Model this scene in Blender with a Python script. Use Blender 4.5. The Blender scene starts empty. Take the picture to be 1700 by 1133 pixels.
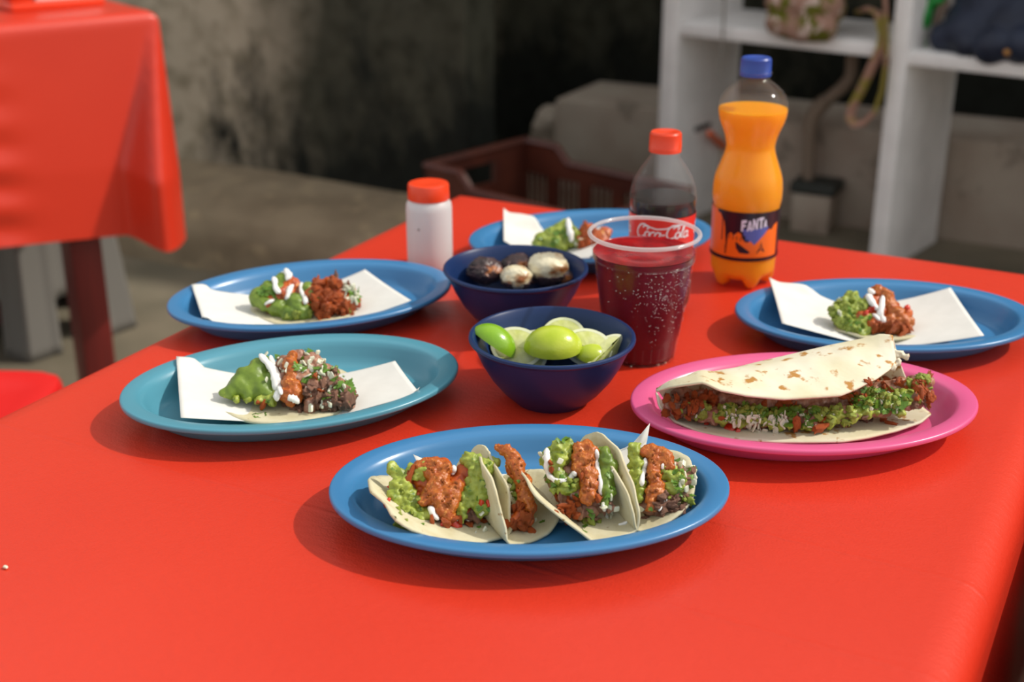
import bpy, bmesh, math, random
from mathutils import Vector, Matrix, Euler, noise
from mathutils.bvhtree import BVHTree

# ------------------------------------------------------------------ camera, world, sun, exposure
S = bpy.context.scene
COL = S.collection
TZ = 0.78                                   # height of the red table top over the floor
HEAD = math.radians(27.24)                  # camera heading, counter-clockwise from +Y
PITCH = math.radians(21.754)
CAM = Vector((0, 0, TZ + 0.46))
FPX = 2179.0

cam_d = bpy.data.cameras.new('camera')
cam = bpy.data.objects.new('camera', cam_d)
COL.objects.link(cam)
cam.location = CAM
cam.rotation_euler = (math.pi / 2 - PITCH, 0, HEAD)
cam_d.sensor_width = 36
cam_d.lens = FPX / 1700 * 36
cam_d.clip_start = 0.02
cam_d.dof.use_dof = True
cam_d.dof.focus_distance = 0.97
cam_d.dof.aperture_fstop = 5.6
S.camera = cam

S.view_settings.view_transform = 'Standard'
S.view_settings.look = 'None'
S.view_settings.gamma = 1
S.view_settings.use_curve_mapping = False
S.view_settings.exposure = 0.0

W = bpy.data.worlds.new('world')
S.world = W
W.use_nodes = True
wn = W.node_tree
wn.nodes.clear()
wo = wn.nodes.new('ShaderNodeOutputWorld')
wb = wn.nodes.new('ShaderNodeBackground')
sky = wn.nodes.new('ShaderNodeTexSky')
sky.sky_type = 'NISHITA'
sky.sun_disc = False
sky.sun_elevation = math.radians(45)
sky.sun_rotation = math.radians(58)
sky.air_density = 1.0
sky.dust_density = 3.0
sky.ozone_density = 1.0
mixw = wn.nodes.new('ShaderNodeMixRGB')
mixw.inputs[0].default_value = 0.8
mixw.inputs[2].default_value = (2.45, 2.35, 2.15, 1)
wn.links.new(sky.outputs[0], mixw.inputs[1])
wn.links.new(mixw.outputs[0], wb.inputs[0])
wb.inputs[1].default_value = 0.355
wn.links.new(wb.outputs[0], wo.inputs[0])

sun_d = bpy.data.lights.new('sun', 'SUN')
sun = bpy.data.objects.new('sun', sun_d)
COL.objects.link(sun)
SUN_AZ, SUN_EL = math.radians(32), math.radians(44)     # direction towards the sun
sv = Vector((math.cos(SUN_AZ) * math.cos(SUN_EL), math.sin(SUN_AZ) * math.cos(SUN_EL), math.sin(SUN_EL)))
sun.rotation_euler = sv.to_track_quat('Z', 'Y').to_euler()
sun.location = (2, 1.2, 4)
sun_d.energy = 3.05
sun_d.angle = math.radians(1.2)
sun_d.color = (1.0, 0.94, 0.84)

# ------------------------------------------------------------------ geometry helpers
def ray(px, py):
    u = (px - 850.0) / FPX
    v = -(py - 566.5) / FPX
    d = Vector((u, math.cos(PITCH) + v * math.sin(PITCH), -math.sin(PITCH) + v * math.cos(PITCH)))
    c, s = math.cos(HEAD), math.sin(HEAD)
    return Vector((c * d.x - s * d.y, s * d.x + c * d.y, d.z))

def at(px, py, z=0.0):
    """world point of a sight line on the level z over the table top"""
    d = ray(px, py)
    t = (TZ + z - CAM.z) / d.z
    return CAM + d * t

def on_plane(px, py, p0, n):
    d = ray(px, py)
    t = (p0 - CAM).dot(n) / d.dot(n)
    return CAM + d * t

FWD = Vector((-math.sin(HEAD), math.cos(HEAD), 0))
RGT = Vector((math.cos(HEAD), math.sin(HEAD), 0))
UP = Vector((0, 0, 1))

def depth_of(p):
    q = p - CAM
    f = q.dot(FWD)
    return f * math.cos(PITCH) - q.z * math.sin(PITCH)

class MB:
    def __init__(self):
        self.v = []
        self.f = []
    def add(self, vs, fs):
        o = len(self.v)
        self.v += [tuple(p) for p in vs]
        self.f += [tuple(i + o for i in f) for f in fs]
        return self
    def box(self, x0, x1, y0, y1, z0, z1, M=None):
        vs = [Vector((x, y, z)) for z in (z0, z1) for y in (y0, y1) for x in (x0, x1)]
        if M is not None:
            vs = [M @ p for p in vs]
        return self.add(vs, [(0, 2, 3, 1), (4, 5, 7, 6), (0, 1, 5, 4), (2, 6, 7, 3), (0, 4, 6, 2), (1, 3, 7, 5)])
    def bbox(self, x0, x1, y0, y1, z0, z1, b=0.004, M=None):
        """box with chamfered edges"""
        bm = bmesh.new()
        bmesh.ops.create_cube(bm, size=1)
        for q in bm.verts:
            q.co = Vector(((x0 + x1) / 2 + q.co.x * (x1 - x0), (y0 + y1) / 2 + q.co.y * (y1 - y0), (z0 + z1) / 2 + q.co.z * (z1 - z0)))
        bmesh.ops.bevel(bm, geom=list(bm.edges), offset=b, segments=2, affect='EDGES', profile=0.5)
        return self.frombm(bm, M)
    def frombm(self, bm, M=None):
        bm.verts.index_update()
        vs = [(M @ q.co) if M is not None else q.co.copy() for q in bm.verts]
        fs = [tuple(q.index for q in f.verts) for f in bm.faces]
        bm.free()
        return self.add(vs, fs)
    def lathe(self, prof, n=48, c=(0, 0), fn=None, cap0=False, cap1=False):
        """prof: (r, z) list; fn(r, angle) -> (x, y) bends the ring"""
        vs, fs = [], []
        for (r, z) in prof:
            for k in range(n):
                a = 2 * math.pi * k / n
                if fn:
                    x, y, zz = fn(r, a, z)
                else:
                    x, y, zz = r * math.cos(a), r * math.sin(a), z
                vs.append((c[0] + x, c[1] + y, zz))
        m = len(prof)
        for i in range(m - 1):
            for k in range(n):
                k2 = (k + 1) % n
                fs.append((i * n + k, i * n + k2, (i + 1) * n + k2, (i + 1) * n + k))
        if cap0:
            fs.append(tuple(reversed(range(n))))
        if cap1:
            fs.append(tuple((m - 1) * n + k for k in range(n)))
        return self.add(vs, fs)
    def tube(self, pts, rad, n=8, flat=1.0, closed=False, cap=True):
        pts = [Vector(p) for p in pts]
        m = len(pts)
        if not hasattr(rad, '__len__'):
            rad = [rad] * m
        vs, fs = [], []
        prev = None
        for i, p in enumerate(pts):
            if closed:
                t = (pts[(i + 1) % m] - pts[i - 1]).normalized()
            else:
                t = (pts[min(i + 1, m - 1)] - pts[max(i - 1, 0)]).normalized()
            if prev is None:
                ref = UP if abs(t.z) < 0.9 else Vector((1, 0, 0))
                b = t.cross(ref).normalized()
            else:
                b = (prev - t * prev.dot(t)).normalized()
            prev = b
            c = t.cross(b)
            for k in range(n):
                a = 2 * math.pi * k / n
                vs.append(p + b * (math.cos(a) * rad[i]) + c * (math.sin(a) * rad[i] * flat))
        seg = m if closed else m - 1
        for i in range(seg):
            j = (i + 1) % m
            for k in range(n):
                k2 = (k + 1) % n
                fs.append((i * n + k, i * n + k2, j * n + k2, j * n + k))
        if cap and not closed:
            fs.append(tuple(reversed(range(n))))
            fs.append(tuple((m - 1) * n + k for k in range(n)))
        return self.add(vs, fs)
    def grid(self, fn, nu, nv):
        vs = [fn(i / (nu - 1), j / (nv - 1)) for j in range(nv) for i in range(nu)]
        fs = [(j * nu + i, j * nu + i + 1, (j + 1) * nu + i + 1, (j + 1) * nu + i) for j in range(nv - 1) for i in range(nu - 1)]
        return self.add(vs, fs)
    def mesh(self, name, m, smooth=True, off=None):
        me = bpy.data.meshes.new(name)
        vs = self.v if off is None else [(x - off[0], y - off[1], z - off[2]) for x, y, z in self.v]
        me.from_pydata(vs, [], self.f)
        me.update()
        bm = bmesh.new()
        bm.from_mesh(me)
        bmesh.ops.recalc_face_normals(bm, faces=bm.faces)
        bm.to_mesh(me)
        bm.free()
        if m is not None:
            me.materials.append(m)
        if smooth:
            me.shade_smooth()
            if smooth == 'auto':
                me.set_sharp_from_angle(angle=math.radians(35))
        return me
    def build(self, name, m, parent=None, smooth='auto', off=None):
        return link(name, self.mesh(name, m, smooth, off), parent)

def link(name, me, parent=None):
    o = bpy.data.objects.new(name, me)
    COL.objects.link(o)
    if parent is not None:
        o.parent = parent
    return o

def tag(o, label=None, cat=None, group=None, kind=None):
    if label: o['label'] = label
    if cat: o['category'] = cat
    if group: o['group'] = group
    if kind: o['kind'] = kind
    return o

def thing(name, loc, label, cat, rz=0.0, group=None):
    o = bpy.data.objects.new(name, None)
    o.empty_display_size = 0.05
    COL.objects.link(o)
    o.location = loc
    o.rotation_euler = (0, 0, rz)
    return tag(o, label, cat, group)

def solidify(o, t, off=0.0):
    m = o.modifiers.new('thick', 'SOLIDIFY')
    m.thickness = t
    m.offset = off
    return o

# ------------------------------------------------------------------ materials
def rgb(r, g, b):
    """sRGB 0..255 -> linear"""
    def f(c):
        c /= 255.0
        return c / 12.92 if c <= 0.04045 else ((c + 0.055) / 1.055) ** 2.4
    return (f(r), f(g), f(b), 1)

def mat(name, c1, c2=None, scale=40, detail=4, lo=0.35, hi=0.65, rough=0.5, spec=0.5, bump=0.0, bscale=200, sss=0.0, sssr=(0.01, 0.006, 0.003),
        coat=0.0, metallic=0.0, c3=None, s3=15, lo3=0.55, hi3=0.62, stretch=None, bdist=0.001, trans=0.0):
    m = bpy.data.materials.new(name)
    m.use_nodes = True
    nt = m.node_tree
    b = nt.nodes['Principled BSDF']
    b.inputs['Roughness'].default_value = rough
    b.inputs['Specular IOR Level'].default_value = spec
    b.inputs['Metallic'].default_value = metallic
    b.inputs['Coat Weight'].default_value = coat
    b.inputs['Coat Roughness'].default_value = 0.15
    if sss:
        b.inputs['Subsurface Weight'].default_value = sss
        b.inputs['Subsurface Radius'].default_value = sssr
        b.inputs['Subsurface Scale'].default_value = 1.0
    tc = nt.nodes.new('ShaderNodeTexCoord')
    src = tc.outputs['Object']
    if stretch:
        mp = nt.nodes.new('ShaderNodeMapping')
        mp.inputs['Scale'].default_value = stretch
        nt.links.new(src, mp.inputs[0])
        src = mp.outputs[0]
    b.inputs['Base Color'].default_value = c1
    out = None
    if c2 is not None:
        n = nt.nodes.new('ShaderNodeTexNoise')
        n.inputs['Scale'].default_value = scale
        n.inputs['Detail'].default_value = detail
        nt.links.new(src, n.inputs['Vector'])
        mr = nt.nodes.new('ShaderNodeMapRange')
        mr.inputs[1].default_value = lo
        mr.inputs[2].default_value = hi
        nt.links.new(n.outputs[0], mr.inputs[0])
        mx = nt.nodes.new('ShaderNodeMixRGB')
        mx.inputs[1].default_value = c1
        mx.inputs[2].default_value = c2
        nt.links.new(mr.outputs[0], mx.inputs[0])
        out = mx.outputs[0]
    if c3 is not None:
        n = nt.nodes.new('ShaderNodeTexNoise')
        n.inputs['Scale'].default_value = s3
        n.inputs['Detail'].default_value = 5
        nt.links.new(src, n.inputs['Vector'])
        mr = nt.nodes.new('ShaderNodeMapRange')
        mr.inputs[1].default_value = lo3
        mr.inputs[2].default_value = hi3
        nt.links.new(n.outputs[0], mr.inputs[0])
        mx = nt.nodes.new('ShaderNodeMixRGB')
        mx.inputs[1].default_value = c1
        if out is not None:
            nt.links.new(out, mx.inputs[1])
        mx.inputs[2].default_value = c3
        nt.links.new(mr.outputs[0], mx.inputs[0])
        out = mx.outputs[0]
    if out is not None:
        nt.links.new(out, b.inputs['Base Color'])
    if bump:
        n = nt.nodes.new('ShaderNodeTexNoise')
        n.inputs['Scale'].default_value = bscale
        n.inputs['Detail'].default_value = 3
        nt.links.new(src, n.inputs['Vector'])
        bp = nt.nodes.new('ShaderNodeBump')
        bp.inputs['Strength'].default_value = bump
        bp.inputs['Distance'].default_value = bdist
        nt.links.new(n.outputs[0], bp.inputs['Height'])
        nt.links.new(bp.outputs[0], b.inputs['Normal'])
    if trans:
        tr = nt.nodes.new('ShaderNodeBsdfTranslucent')
        if out is not None:
            nt.links.new(out, tr.inputs[0])
        else:
            tr.inputs[0].default_value = c1
        ms = nt.nodes.new('ShaderNodeMixShader')
        ms.inputs[0].default_value = trans
        nt.links.new(b.outputs[0], ms.inputs[1])
        nt.links.new(tr.outputs[0], ms.inputs[2])
        nt.links.new(ms.outputs[0], nt.nodes['Material Output'].inputs[0])
    return m

def clear_plastic(name, tint=(1, 1, 1, 1), rough=0.06, gl=0.04, milky=0.0):
    """thin clear film: lets light straight through, mirrors by Fresnel"""
    m = bpy.data.materials.new(name)
    m.use_nodes = True
    nt = m.node_tree
    nt.nodes.remove(nt.nodes['Principled BSDF'])
    t = nt.nodes.new('ShaderNodeBsdfTransparent')
    t.inputs[0].default_value = tint
    g = nt.nodes.new('ShaderNodeBsdfGlossy')
    g.inputs['Roughness'].default_value = rough
    lw = nt.nodes.new('ShaderNodeLayerWeight')
    lw.inputs[0].default_value = 0.35
    mr = nt.nodes.new('ShaderNodeMapRange')
    mr.inputs[3].default_value = gl
    mr.inputs[4].default_value = 0.6
    nt.links.new(lw.outputs['Facing'], mr.inputs[0])
    pw = nt.nodes.new('ShaderNodeMath')
    pw.operation = 'POWER'
    pw.inputs[1].default_value = 2.6
    nt.links.new(mr.outputs[0], pw.inputs[0])
    ad = nt.nodes.new('ShaderNodeMath')
    ad.operation = 'ADD'
    ad.inputs[1].default_value = gl * 0.5
    nt.links.new(pw.outputs[0], ad.inputs[0])
    ms = nt.nodes.new('ShaderNodeMixShader')
    nt.links.new(ad.outputs[0], ms.inputs[0])
    nt.links.new(t.outputs[0], ms.inputs[1])
    nt.links.new(g.outputs[0], ms.inputs[2])
    last = ms.outputs[0]
    if milky:
        d = nt.nodes.new('ShaderNodeBsdfDiffuse')
        d.inputs[0].default_value = (0.85, 0.85, 0.85, 1)
        tl = nt.nodes.new('ShaderNodeBsdfTranslucent')
        tl.inputs[0].default_value = (0.85, 0.85, 0.85, 1)
        m0 = nt.nodes.new('ShaderNodeMixShader')
        nt.links.new(d.outputs[0], m0.inputs[1])
        nt.links.new(tl.outputs[0], m0.inputs[2])
        m2 = nt.nodes.new('ShaderNodeMixShader')
        m2.inputs[0].default_value = milky
        nt.links.new(last, m2.inputs[1])
        nt.links.new(m0.outputs[0], m2.inputs[2])
        last = m2.outputs[0]
    nt.links.new(last, nt.nodes['Material Output'].inputs[0])
    return m

def cloth_mat(name, base, folds=()):
    """red oilcloth: fine leathery grain, soft gloss"""
    m = bpy.data.materials.new(name)
    m.use_nodes = True
    nt = m.node_tree
    b = nt.nodes['Principled BSDF']
    b.inputs['Specular IOR Level'].default_value = 0.15
    b.inputs['Coat Weight'].default_value = 0.4
    b.inputs['Coat IOR'].default_value = 1.65
    b.inputs['Coat Roughness'].default_value = 0.30
    tc = nt.nodes.new('ShaderNodeTexCoord')
    def nz(scale, detail, stretch=(1, 1, 1), rot=0.0):
        mp = nt.nodes.new('ShaderNodeMapping')
        mp.inputs['Scale'].default_value = stretch
        mp.inputs['Rotation'].default_value = (0, 0, rot)
        nt.links.new(tc.outputs['Object'], mp.inputs[0])
        n = nt.nodes.new('ShaderNodeTexNoise')
        n.inputs['Scale'].default_value = scale
        n.inputs['Detail'].default_value = detail
        nt.links.new(mp.outputs[0], n.inputs['Vector'])
        return n
    n1 = nz(3, 4)
    mr = nt.nodes.new('ShaderNodeMapRange')
    mr.inputs[1].default_value = 0.3
    mr.inputs[2].default_value = 0.7
    nt.links.new(n1.outputs[0], mr.inputs[0])
    mx = nt.nodes.new('ShaderNodeMixRGB')
    mx.inputs[1].default_value = base
    mx.inputs[2].default_value = (base[0] * 0.93, base[1] * 0.85, base[2] * 0.85, 1)
    nt.links.new(mr.outputs[0], mx.inputs[0])
    nt.links.new(mx.outputs[0], b.inputs['Base Color'])
    n2 = nz(5, 3)
    mr2 = nt.nodes.new('ShaderNodeMapRange')
    mr2.inputs[3].default_value = 0.40
    mr2.inputs[4].default_value = 0.54
    nt.links.new(n2.outputs[0], mr2.inputs[0])
    nt.links.new(mr2.outputs[0], b.inputs['Roughness'])
    vo = nt.nodes.new('ShaderNodeTexVoronoi')
    vo.inputs['Scale'].default_value = 620
    nt.links.new(tc.outputs['Object'], vo.inputs['Vector'])
    b1 = nt.nodes.new('ShaderNodeBump')
    b1.inputs['Strength'].default_value = 0.30
    b1.inputs['Distance'].default_value = 0.0006
    nt.links.new(vo.outputs['Distance'], b1.inputs['Height'])
    n3 = nz(150, 3, (0.55, 1.3, 1), math.radians(4))
    b2 = nt.nodes.new('ShaderNodeBump')
    b2.inputs['Strength'].default_value = 0.55
    b2.inputs['Distance'].default_value = 0.0012
    nt.links.new(n3.outputs[0], b2.inputs['Height'])
    nt.links.new(b1.outputs[0], b2.inputs['Normal'])
    last = b2.outputs[0]
    # packing folds straight across the sheet
    sp = nt.nodes.new('ShaderNodeSeparateXYZ')
    nt.links.new(tc.outputs['Object'], sp.inputs[0])
    def math_(op, a, c):
        q = nt.nodes.new('ShaderNodeMath')
        q.operation = op
        for i, w in enumerate((a, c)):
            if isinstance(w, (int, float)): q.inputs[i].default_value = w
            else: nt.links.new(w, q.inputs[i])
        return q.outputs[0]
    for fy in folds:
        d = math_('ABSOLUTE', math_('SUBTRACT', sp.outputs[1], fy), 0)
        h = nt.nodes.new('ShaderNodeMapRange')
        h.interpolation_type = 'SMOOTHSTEP'
        h.inputs[1].default_value = 0.0
        h.inputs[2].default_value = 0.004
        h.inputs[3].default_value = 1.0
        h.inputs[4].default_value = 0.0
        nt.links.new(d, h.inputs[0])
        b3 = nt.nodes.new('ShaderNodeBump')
        b3.inputs['Strength'].default_value = 0.5
        b3.inputs['Distance'].default_value = 0.0009
        nt.links.new(h.outputs[0], b3.inputs['Height'])
        nt.links.new(last, b3.inputs['Normal'])
        last = b3.outputs[0]
    nt.links.new(last, b.inputs['Normal'])
    return m

def wall_mat(name, light, dark, z_dark, x_dark):
    """old plaster with black-green mould: patches by noise, plus shade painted darker rightwards and downwards"""
    m = bpy.data.materials.new(name)
    m.use_nodes = True
    nt = m.node_tree
    b = nt.nodes['Principled BSDF']
    b.inputs['Roughness'].default_value = 0.9
    b.inputs['Specular IOR Level'].default_value = 0.2
    tc = nt.nodes.new('ShaderNodeTexCoord')
    sx = nt.nodes.new('ShaderNodeSeparateXYZ')
    nt.links.new(tc.outputs['Object'], sx.inputs[0])
    n = nt.nodes.new('ShaderNodeTexNoise')
    n.inputs['Scale'].default_value = 3.2
    n.inputs['Detail'].default_value = 7
    n.inputs['Roughness'].default_value = 0.62
    mp = nt.nodes.new('ShaderNodeMapping')
    mp.inputs['Scale'].default_value = (1.3, 1, 0.7)
    nt.links.new(tc.outputs['Object'], mp.inputs[0])
    nt.links.new(mp.outputs[0], n.inputs['Vector'])
    def rng(sock, a, c, o0, o1):
        r = nt.nodes.new('ShaderNodeMapRange')
        r.inputs[1].default_value = a
        r.inputs[2].default_value = c
        r.inputs[3].default_value = o0
        r.inputs[4].default_value = o1
        nt.links.new(sock, r.inputs[0])
        return r.outputs[0]
    def add(a, c):
        q = nt.nodes.new('ShaderNodeMath')
        q.operation = 'ADD'
        nt.links.new(a, q.inputs[0])
        nt.links.new(c, q.inputs[1])
        return q.outputs[0]
    # shade put into the colour: olive rightwards, blacker low down, broken up by mould patches
    n6 = nt.nodes.new('ShaderNodeTexNoise')
    n6.inputs['Scale'].default_value = 1.4
    n6.inputs['Detail'].default_value = 5
    nt.links.new(tc.outputs['Object'], n6.inputs['Vector'])
    f1 = rng(add(n6.outputs[0], rng(sx.outputs[0], x_dark[0], x_dark[1], -0.45, 0.55)), 0.30, 0.75, 0, 1)
    m1 = nt.nodes.new('ShaderNodeMixRGB')
    m1.inputs[1].default_value = light
    m1.inputs[2].default_value = (0.052, 0.052, 0.036, 1)
    nt.links.new(f1, m1.inputs[0])
    s = add(n.outputs[0], rng(sx.outputs[0], x_dark[0], x_dark[1], -0.16, 0.10))
    s = add(s, rng(sx.outputs[2], z_dark[0], z_dark[1], 0.24, -0.10))
    fac = rng(s, 0.50, 0.66, 0, 1)
    mx = nt.nodes.new('ShaderNodeMixRGB')
    nt.links.new(m1.outputs[0], mx.inputs[1])
    mx.inputs[2].default_value = dark
    nt.links.new(fac, mx.inputs[0])
    n5 = nt.nodes.new('ShaderNodeTexNoise')
    n5.inputs['Scale'].default_value = 14
    n5.inputs['Detail'].default_value = 6
    nt.links.new(tc.outputs['Object'], n5.inputs['Vector'])
    mx2 = nt.nodes.new('ShaderNodeMixRGB')
    mx2.blend_type = 'MULTIPLY'
    mx2.inputs[2].default_value = (0.55, 0.55, 0.5, 1)
    nt.links.new(rng(n5.outputs[0], 0.45, 0.7, 0, 1), mx2.inputs[0])
    nt.links.new(mx.outputs[0], mx2.inputs[1])
    nt.links.new(mx2.outputs[0], b.inputs['Base Color'])
    bp = nt.nodes.new('ShaderNodeBump')
    bp.inputs['Strength'].default_value = 0.6
    bp.inputs['Distance'].default_value = 0.01
    nt.links.new(n5.outputs[0], bp.inputs['Height'])
    nt.links.new(bp.outputs[0], b.inputs['Normal'])
    return m

M = {}
M['cloth'] = cloth_mat('red_oilcloth', (0.61, 0.036, 0.013, 1))
M['cloth_folded'] = cloth_mat('red_oilcloth_with_folds', (0.61, 0.036, 0.013, 1), (-0.200, -0.087))
M['darkwood'] = mat('red_stained_wood', (0.16, 0.012, 0.010, 1), (0.09, 0.008, 0.007, 1), 25, stretch=(1, 1, 0.1), rough=0.4)
M['plate_blue'] = mat('blue_melamine', (0.042, 0.185, 0.39, 1), rough=0.28, spec=0.5, bump=0.05, bscale=60)
M['plate_teal'] = mat('teal_melamine', (0.075, 0.265, 0.35, 1), rough=0.28, spec=0.5, bump=0.05, bscale=60)
M['plate_pink'] = mat('pink_melamine', (0.66, 0.10, 0.25, 1), rough=0.3, spec=0.5, bump=0.05, bscale=60)
M['bowl'] = mat('navy_melamine', (0.006, 0.024, 0.095, 1), rough=0.36, spec=0.35, bump=0.04, bscale=60)
M['paper'] = mat('white_paper', (0.80, 0.79, 0.74, 1), (0.76, 0.75, 0.70, 1), 60, rough=0.75, spec=0.2, bump=0.1, bscale=120, trans=0.12)
M['corn'] = mat('corn_tortilla', (0.76, 0.71, 0.50, 1), (0.66, 0.59, 0.36, 1), 70, lo=0.4, hi=0.75, rough=0.7, spec=0.25, bump=0.35, bscale=260, c3=(0.36, 0.22, 0.08, 1), s3=180, lo3=0.66, hi3=0.74, trans=0.25)
M['flour'] = mat('flour_tortilla', (0.82, 0.78, 0.62, 1), (0.74, 0.68, 0.46, 1), 25, rough=0.65, spec=0.25, bump=0.35, bscale=90, bdist=0.002, c3=(0.48, 0.24, 0.06, 1), s3=85, lo3=0.585, hi3=0.66, trans=0.15)
M['guac'] = mat('guacamole', (0.35, 0.41, 0.06, 1), (0.16, 0.23, 0.018, 1), 120, lo=0.4, hi=0.7, rough=0.42, spec=0.5, bump=0.5, bscale=350, c3=(0.05, 0.14, 0.01, 1), s3=160, lo3=0.62, hi3=0.68, sss=0.15, sssr=(0.004, 0.004, 0.001))
M['guac_smooth'] = mat('smooth_avocado', (0.20, 0.29, 0.03, 1), (0.10, 0.17, 0.012, 1), 60, rough=0.42, spec=0.5, bump=0.5, bscale=150)
M['salsa'] = mat('red_salsa', (0.45, 0.130, 0.016, 1), (0.37, 0.075, 0.009, 1), 220, rough=0.36, spec=0.45, bump=0.8, bscale=420, c3=(0.70, 0.28, 0.06, 1), s3=480, lo3=0.6, hi3=0.68, sss=0.1, sssr=(0.006, 0.002, 0.001))
M['crema'] = mat('white_cream', (0.85, 0.84, 0.79, 1), rough=0.3, spec=0.5, sss=0.2, sssr=(0.004, 0.004, 0.003))
M['chicken'] = mat('orange_meat', (0.56, 0.115, 0.012, 1), (0.34, 0.045, 0.006, 1), 140, rough=0.4, spec=0.5, bump=0.7, bscale=260, c3=(0.65, 0.27, 0.07, 1), s3=150, lo3=0.6, hi3=0.7)
M['beef'] = mat('brown_meat', (0.40, 0.20, 0.125, 1), (0.22, 0.085, 0.045, 1), 160, rough=0.5, spec=0.5, bump=0.8, bscale=260, c3=(0.52, 0.34, 0.26, 1), s3=150, lo3=0.55, hi3=0.68)
M['onion'] = mat('raw_onion', (0.66, 0.67, 0.50, 1), rough=0.25, spec=0.5, sss=0.3, sssr=(0.006, 0.006, 0.004))
M['cilantro'] = mat('cilantro_green', (0.075, 0.19, 0.015, 1), (0.16, 0.30, 0.03, 1), 200, rough=0.4, spec=0.5, trans=0.2)
M['tomato'] = mat('red_tomato', (0.62, 0.022, 0.010, 1), (0.50, 0.05, 0.012, 1), 60, rough=0.18, spec=0.6, sss=0.1)
M['lime_skin'] = mat('lime_skin', (0.36, 0.47, 0.018, 1), (0.50, 0.58, 0.05, 1), 40, rough=0.25, spec=0.5, bump=0.25, bscale=500, bdist=0.0006)
M['lime_green'] = mat('green_lime_skin', (0.17, 0.36, 0.012, 1), (0.24, 0.42, 0.02, 1), 40, rough=0.25, spec=0.5, bump=0.25, bscale=500, bdist=0.0006)
M['lime_flesh'] = mat('lime_flesh', (0.58, 0.62, 0.17, 1), (0.70, 0.72, 0.34, 1), 90, rough=0.2, spec=0.5, bump=0.5, bscale=180, sss=0.25, sssr=(0.006, 0.006, 0.002))
M['lime_pith'] = mat('lime_pith', (0.78, 0.80, 0.55, 1), rough=0.5)
M['grill_onion'] = mat('grilled_onion', (0.72, 0.66, 0.47, 1), (0.60, 0.42, 0.18, 1), 45, lo=0.45, hi=0.7, rough=0.3, spec=0.5, bump=0.3, bscale=120, c3=(0.26, 0.075, 0.012, 1), s3=42, lo3=0.53, hi3=0.64, stretch=(1, 1, 1.6))
M['char'] = mat('charred_onion', (0.020, 0.014, 0.013, 1), (0.09, 0.045, 0.045, 1), 50, rough=0.4, spec=0.5, bump=0.8, bscale=160, c3=(0.42, 0.14, 0.03, 1), s3=45, lo3=0.58, hi3=0.66)
M['red_cap'] = mat('red_plastic', (0.80, 0.055, 0.012, 1), rough=0.3, spec=0.5)
M['blue_cap'] = mat('blue_plastic', (0.022, 0.062, 0.32, 1), rough=0.35, spec=0.5)
M['shaker'] = mat('translucent_white_plastic', (0.74, 0.72, 0.72, 1), rough=0.35, spec=0.5, sss=0.5, sssr=(0.02, 0.018, 0.018), trans=0.25)
M['salt'] = mat('speck_dark', (0.05, 0.05, 0.05, 1), rough=0.6)
M['pet'] = clear_plastic('clear_bottle_plastic', gl=0.025, milky=0.035)
M['cup'] = clear_plastic('clear_cup_plastic', rough=0.14, gl=0.02, milky=0.015)
M['cup_rim'] = clear_plastic('clear_cup_lip', rough=0.15, gl=0.15, milky=0.4)
M['fanta'] = mat('orange_soda', (1.0, 0.42, 0.0, 1), rough=0.3, spec=0.2, sss=0.5, sssr=(0.02, 0.012, 0.003), trans=0.35)
M['cola'] = mat('dark_soda', (0.010, 0.006, 0.005, 1), rough=0.12, spec=0.5)
M['jamaica'] = mat('red_hibiscus_water', (0.13, 0.003, 0.010, 1), rough=0.25, spec=0.4, sss=0.6, sssr=(0.02, 0.002, 0.003))
M['jamaica_top_lit'] = mat('red_hibiscus_surface_lit', (0.34, 0.008, 0.010, 1), (0.20, 0.004, 0.008, 1), 70, rough=0.12, spec=0.5)  # lighter red than the drink: light through the cup wall put into the colour
M['drop'] = clear_plastic('water_drops', rough=0.03, gl=0.35)
M['label_red'] = mat('red_label', (0.72, 0.022, 0.012, 1), rough=0.3)
M['label_white'] = mat('white_print', (0.82, 0.82, 0.84, 1), rough=0.35)
M['label_dark'] = mat('dark_purple_print', (0.018, 0.008, 0.016, 1), rough=0.3)
M['label_orange'] = mat('orange_print', (0.85, 0.15, 0.01, 1), rough=0.3)
M['label_blue'] = mat('blue_print', (0.09, 0.11, 0.40, 1), rough=0.3)
M['label_pale'] = mat('pale_violet_print', (0.70, 0.66, 0.80, 1), rough=0.3)
M['shelf'] = mat('white_painted_concrete', (0.88, 0.86, 0.84, 1), (0.78, 0.76, 0.74, 1), 9, rough=0.6, spec=0.3, bump=0.2, bscale=30, bdist=0.003)
M['lowwall'] = mat('whitewashed_wall', (0.44, 0.38, 0.31, 1), (0.36, 0.29, 0.23, 1), 5, rough=0.85, spec=0.2, bump=0.3, bscale=25, bdist=0.004, c3=(0.16, 0.14, 0.11, 1), s3=9, lo3=0.62, hi3=0.75)
M['plinth'] = mat('brown_concrete', (0.27, 0.215, 0.14, 1), (0.20, 0.155, 0.10, 1), 7, rough=0.9, spec=0.2, bump=0.4, bscale=40, bdist=0.004, c3=(0.33, 0.26, 0.16, 1), s3=16, lo3=0.55, hi3=0.7)
M['floor'] = mat('concrete_floor', (0.20, 0.17, 0.12, 1), (0.13, 0.115, 0.08, 1), 4, rough=0.75, spec=0.3, bump=0.3, bscale=30, bdist=0.003)
M['wall'] = wall_mat('mouldy_shaded_plaster', (0.40, 0.35, 0.26, 1), (0.010, 0.012, 0.009, 1), (0.12, 0.66), (-2.95, -2.0))
M['crate'] = mat('brown_plastic', (0.085, 0.020, 0.010, 1), (0.060, 0.014, 0.008, 1), 12, rough=0.4, spec=0.5)
M['grey_plastic'] = mat('grey_plastic', (0.16, 0.152, 0.138, 1), rough=0.35, spec=0.5)
M['red_plastic_stool'] = mat('red_stool_plastic', (0.65, 0.012, 0.012, 1), rough=0.35)
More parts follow.
